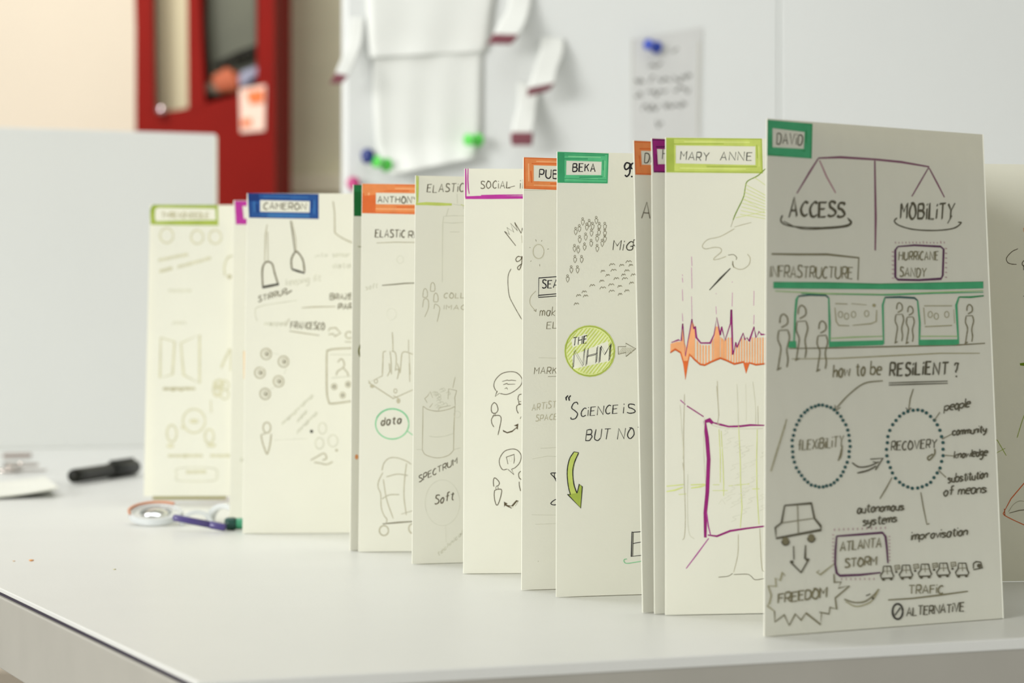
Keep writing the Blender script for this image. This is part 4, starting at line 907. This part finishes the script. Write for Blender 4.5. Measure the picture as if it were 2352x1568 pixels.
bm = bmesh.new(); ring(bm, R0*1.03, R0*.95, .0044, .0056, M, a0=55, a1=205); tag(bm_obj('rim', bm, mat('orange_rim', rgb(206, 140, 104), .4), tr), 'orange rim')
bm = bmesh.new(); ring(bm, R0*.79, R0*.60, 0, .0035, M); bm_obj('core', bm, M_CLEAR, tr)
bm = bmesh.new(); bmesh.ops.create_uvsphere(bm, u_segments=28, v_segments=16, radius=1)
for v in bm.verts: v.co = M @ Vector((v.co.x*R0*.5, v.co.y*R0*.55, max(v.co.z, -.1)*.0042+.0012))
bm_obj('blister', bm, mat('chrome', rgb(224, 226, 226), .10, metal=1), tr, smooth=True)

def marker(name, p, q, r, body, cap, label, capfrac=.35, clip=False, cat='marker', tip=True):
    p, q = Vector(p), Vector(q); L = (q-p).length; M = axis_m(p, q)
    e = empty(name, p, label, cat)
    a = L*(1-capfrac)
    bm = bmesh.new(); lathe(bm, [(0, 0), (r*.7, 0), (r*.92, r*.3), (r*.95, r*1.0), (r*.95, a), (0, a)], 24, M)
    bm_obj('barrel', bm, body, e, smooth=True)
    bm = bmesh.new(); lathe(bm, [(0, a), (r*1.0, a), (r*1.08, a+.001), (r*1.05, L-r*.4), (r*.8, L), (0, L)], 24, M)
    bm_obj('cap', bm, cap, e, smooth=True)
    if clip:
        bm = bmesh.new(); bmesh.ops.create_cube(bm, size=1)
        for v in bm.verts: v.co = Vector((v.co.x*r*.55, v.co.y*r*.35+0, v.co.z*L*capfrac*.85))
        up = M.to_3x3().inverted() @ Vector((0, 0, 1)); up.z = 0; up.normalize()
        bmesh.ops.translate(bm, verts=bm.verts, vec=Vector((0, 0, a+L*capfrac*.48)))
        rot = Vector((0, 1, 0)).rotation_difference(up).to_matrix().to_4x4()
        bmesh.ops.transform(bm, matrix=M @ Matrix.Translation(up*r*1.2) @ rot, verts=bm.verts)
        bm_obj('clip', bm, cap, e, bevel=.0005)
    return e
BLK = mat('black_plastic', rgb(22, 22, 14), .5, spec=.25); BLK2 = mat('black_cap', rgb(14, 15, 10), .45, spec=.25)
r = .0062
p = on_table(168, 1112); q = on_table(318, 1088)
q = p+(q-p).normalized()*.150
p.z = q.z = TZ+r*1.09
marker('black_marker', p, q, r, BLK, BLK2, 'black marker with a clip lying in front of the desk screen', .42, clip=True)
M_VIO = mat('violet_plastic', rgb(70, 58, 120), .3, coat=.4); M_GRN = mat('green_plastic', rgb(64, 140, 104), .35); M_GRND = mat('green_dark_plastic', rgb(24, 70, 60), .35)
p = px(398, 1188, 1.578); q = px(519, 1207, 1.572); q.z = TZ+.0026
marker('violet_pen', p, q, .0023, M_VIO, M_VIO, 'slim violet pen leaning on the tape roll', .3, cat='pen')
p = on_table(516, 1218); q = p+Vector((.056, .010, 0)); p.z = q.z = TZ+.0042
marker('green_marker', q, p, .0038, M_GRN, M_GRND, 'green marker half hidden behind the page with the blue title frame', .12)
# milky plastic cap pieces
def arch(name, x, y, w_, h_, t_, label, m, ang=0):
    b = on_table(x, y); bm = bmesh.new(); n = 14; vs = []
    for k in range(n+1):
        a = math.pi*k/n
        for (rr) in (1.0, .72):
            for yy in (0, t_): vs.append(bm.verts.new((w_*rr*math.cos(a), yy, .0003+h_*rr*math.sin(a))))
    for k in range(n):
        o = k*4; p_ = o+4
        bm.faces.new((vs[o], vs[p_], vs[p_+1], vs[o+1])); bm.faces.new((vs[o+2], vs[o+3], vs[p_+3], vs[p_+2]))
        bm.faces.new((vs[o], vs[o+2], vs[p_+2], vs[p_])); bm.faces.new((vs[o+1], vs[p_+1], vs[p_+3], vs[o+3]))
    for o in (0, n*4): bm.faces.new((vs[o], vs[o+1], vs[o+3], vs[o+2]))
    ob = bm_obj(name, bm, m, bevel=.0004); ob.location = b; ob.rotation_euler.z = ang
    return tag(ob, label, 'plastic clip')
arch('plastic_clip', 452, 1206, .011, .0095, .008, 'small clear plastic arch between the tape roll and the violet pen', M_MILK, .2)
arch('plastic_clip', 510, 1199, .012, .012, .009, 'clear plastic arch behind the green marker', M_MILK, -.3)
# white note pad at the left
bm = bmesh.new(); a, b, c2 = on_table(-60, 1150), on_table(133, 1142), on_table(104, 1108)
d2 = a+(c2-b); piv = b.copy(); vs = []
n = 10
for k in range(n+1):
    t = k/n
    f0 = a.lerp(b, t); g0 = d2.lerp(c2, t)
    lift = .0012+.0055*t*t
    for pt, l in ((f0, lift), (g0, lift*.6)):
        vs.append((bm.verts.new(pt-piv+Vector((0, 0, l))), bm.verts.new(pt-piv+Vector((0, 0, l+.0012)))))
for k in range(n):
    A, B, C_, D_ = vs[2*k], vs[2*k+1], vs[2*k+2], vs[2*k+3]
    bm.faces.new((A[1], C_[1], D_[1], B[1])); bm.faces.new((A[0], B[0], D_[0], C_[0]))
    bm.faces.new((A[0], C_[0], C_[1], A[1])); bm.faces.new((B[0], B[1], D_[1], D_[0]))
bm.faces.new((vs[0][0], vs[0][1], vs[1][1], vs[1][0])); bm.faces.new((vs[-2][0], vs[-1][0], vs[-1][1], vs[-2][1]))
o = bm_obj('paper_slip', bm, mat('slip_paper', (.80, .80, .72, 1), .7, noise=.05, scale=30)); o.location = piv
tag(o, 'off-white paper slip with a lifted corner at the left edge of the table', 'paper')
# keys
kb = on_table(30, 1086); kr = empty('key_ring', kb, 'shiny metal keys on a ring at the far left of the table', 'keys')
CHR = mat('key_steel', rgb(205, 196, 190), .15, metal=1)
def torus(M, R_, r_, m, nm, par):
    bm = bmesh.new(); n1, n2 = 32, 10; g = [[bm.verts.new(M @ Vector(((R_+r_*math.cos(6.2832*j/n2))*math.cos(6.2832*i/n1), (R_+r_*math.cos(6.2832*j/n2))*math.sin(6.2832*i/n1), r_*math.sin(6.2832*j/n2)))) for j in range(n2)] for i in range(n1)]
    for i in range(n1):
        for j in range(n2): bm.faces.new((g[i][j], g[(i+1) % n1][j], g[(i+1) % n1][(j+1) % n2], g[i][(j+1) % n2]))
    return bm_obj(nm, bm, m, par, smooth=True)
torus(Matrix.Translation(kb+Vector((-.008, .008, .0018))) @ Matrix.Rotation(.0, 4, 'X'), .011, .0015, CHR, 'split_ring', kr)
for k, (ang, h_) in enumerate(((.15, .0022), (.9, .0055), (-.5, .0085))):
    M = Matrix.Translation(kb+Vector((-.001, .006, h_))) @ Matrix.Rotation(ang, 4, 'Z')
    bm = bmesh.new()
    lathe(bm, [(0, -.001), (.0085, -.001), (.009, 0), (.0085, .001), (0, .001)], 24, M @ Matrix.Translation((0, 0, 0)))
    slab(bm, [M @ Vector(v) for v in ((.007, -.002, -.0008), (.026, -.002, -.0008), (.029, 0, -.0008), (.026, .0025, -.0008), (.022, .0018, -.0008), (.019, .003, -.0008), (.015, .0018, -.0008), (.012, .003, -.0008), (.007, .002, -.0008))], (0, 0, .0016))
    bm_obj('key', bm, CHR, kr)
kc = on_table(52, 1052); bm = bmesh.new(); slab(bm, [kc+Vector(v) for v in ((-.02, 0, .0003), (.006, .012, .0003), (.004, .026, .0003), (-.022, .014, .0003))], (0, 0, .004))
tag(bm_obj('eraser', bm, mat('eraser_rubber', rgb(160, 146, 138), .7), bevel=.001), 'small brown-grey eraser behind the keys', 'eraser')
# crumbs
def crumb(x, y, rr, c, label):
    bm = bmesh.new(); bmesh.ops.create_icosphere(bm, subdivisions=2, radius=1)
    for v in bm.verts: v.co = Vector((v.co.x*rr*(1+.3*math.sin(4*v.co.y)), v.co.y*rr*.9, v.co.z*rr*.35+rr*.33))
    ob = bm_obj('crumb', bm, mat('crumb_'+str(c), rgb(*c), .8), smooth=True); ob.location = on_table(x, y)
    tag(ob, label, 'crumb', 'crumbs on the table')
crumb(72, 1288, .0013, (222, 150, 70), 'orange crumb on the bare table at the left')
crumb(32, 1289, .0007, (206, 170, 130), 'pale speck just left of the orange crumb')
crumb(263, 1308, .0008, (196, 190, 150), 'pale speck right of the orange crumb')
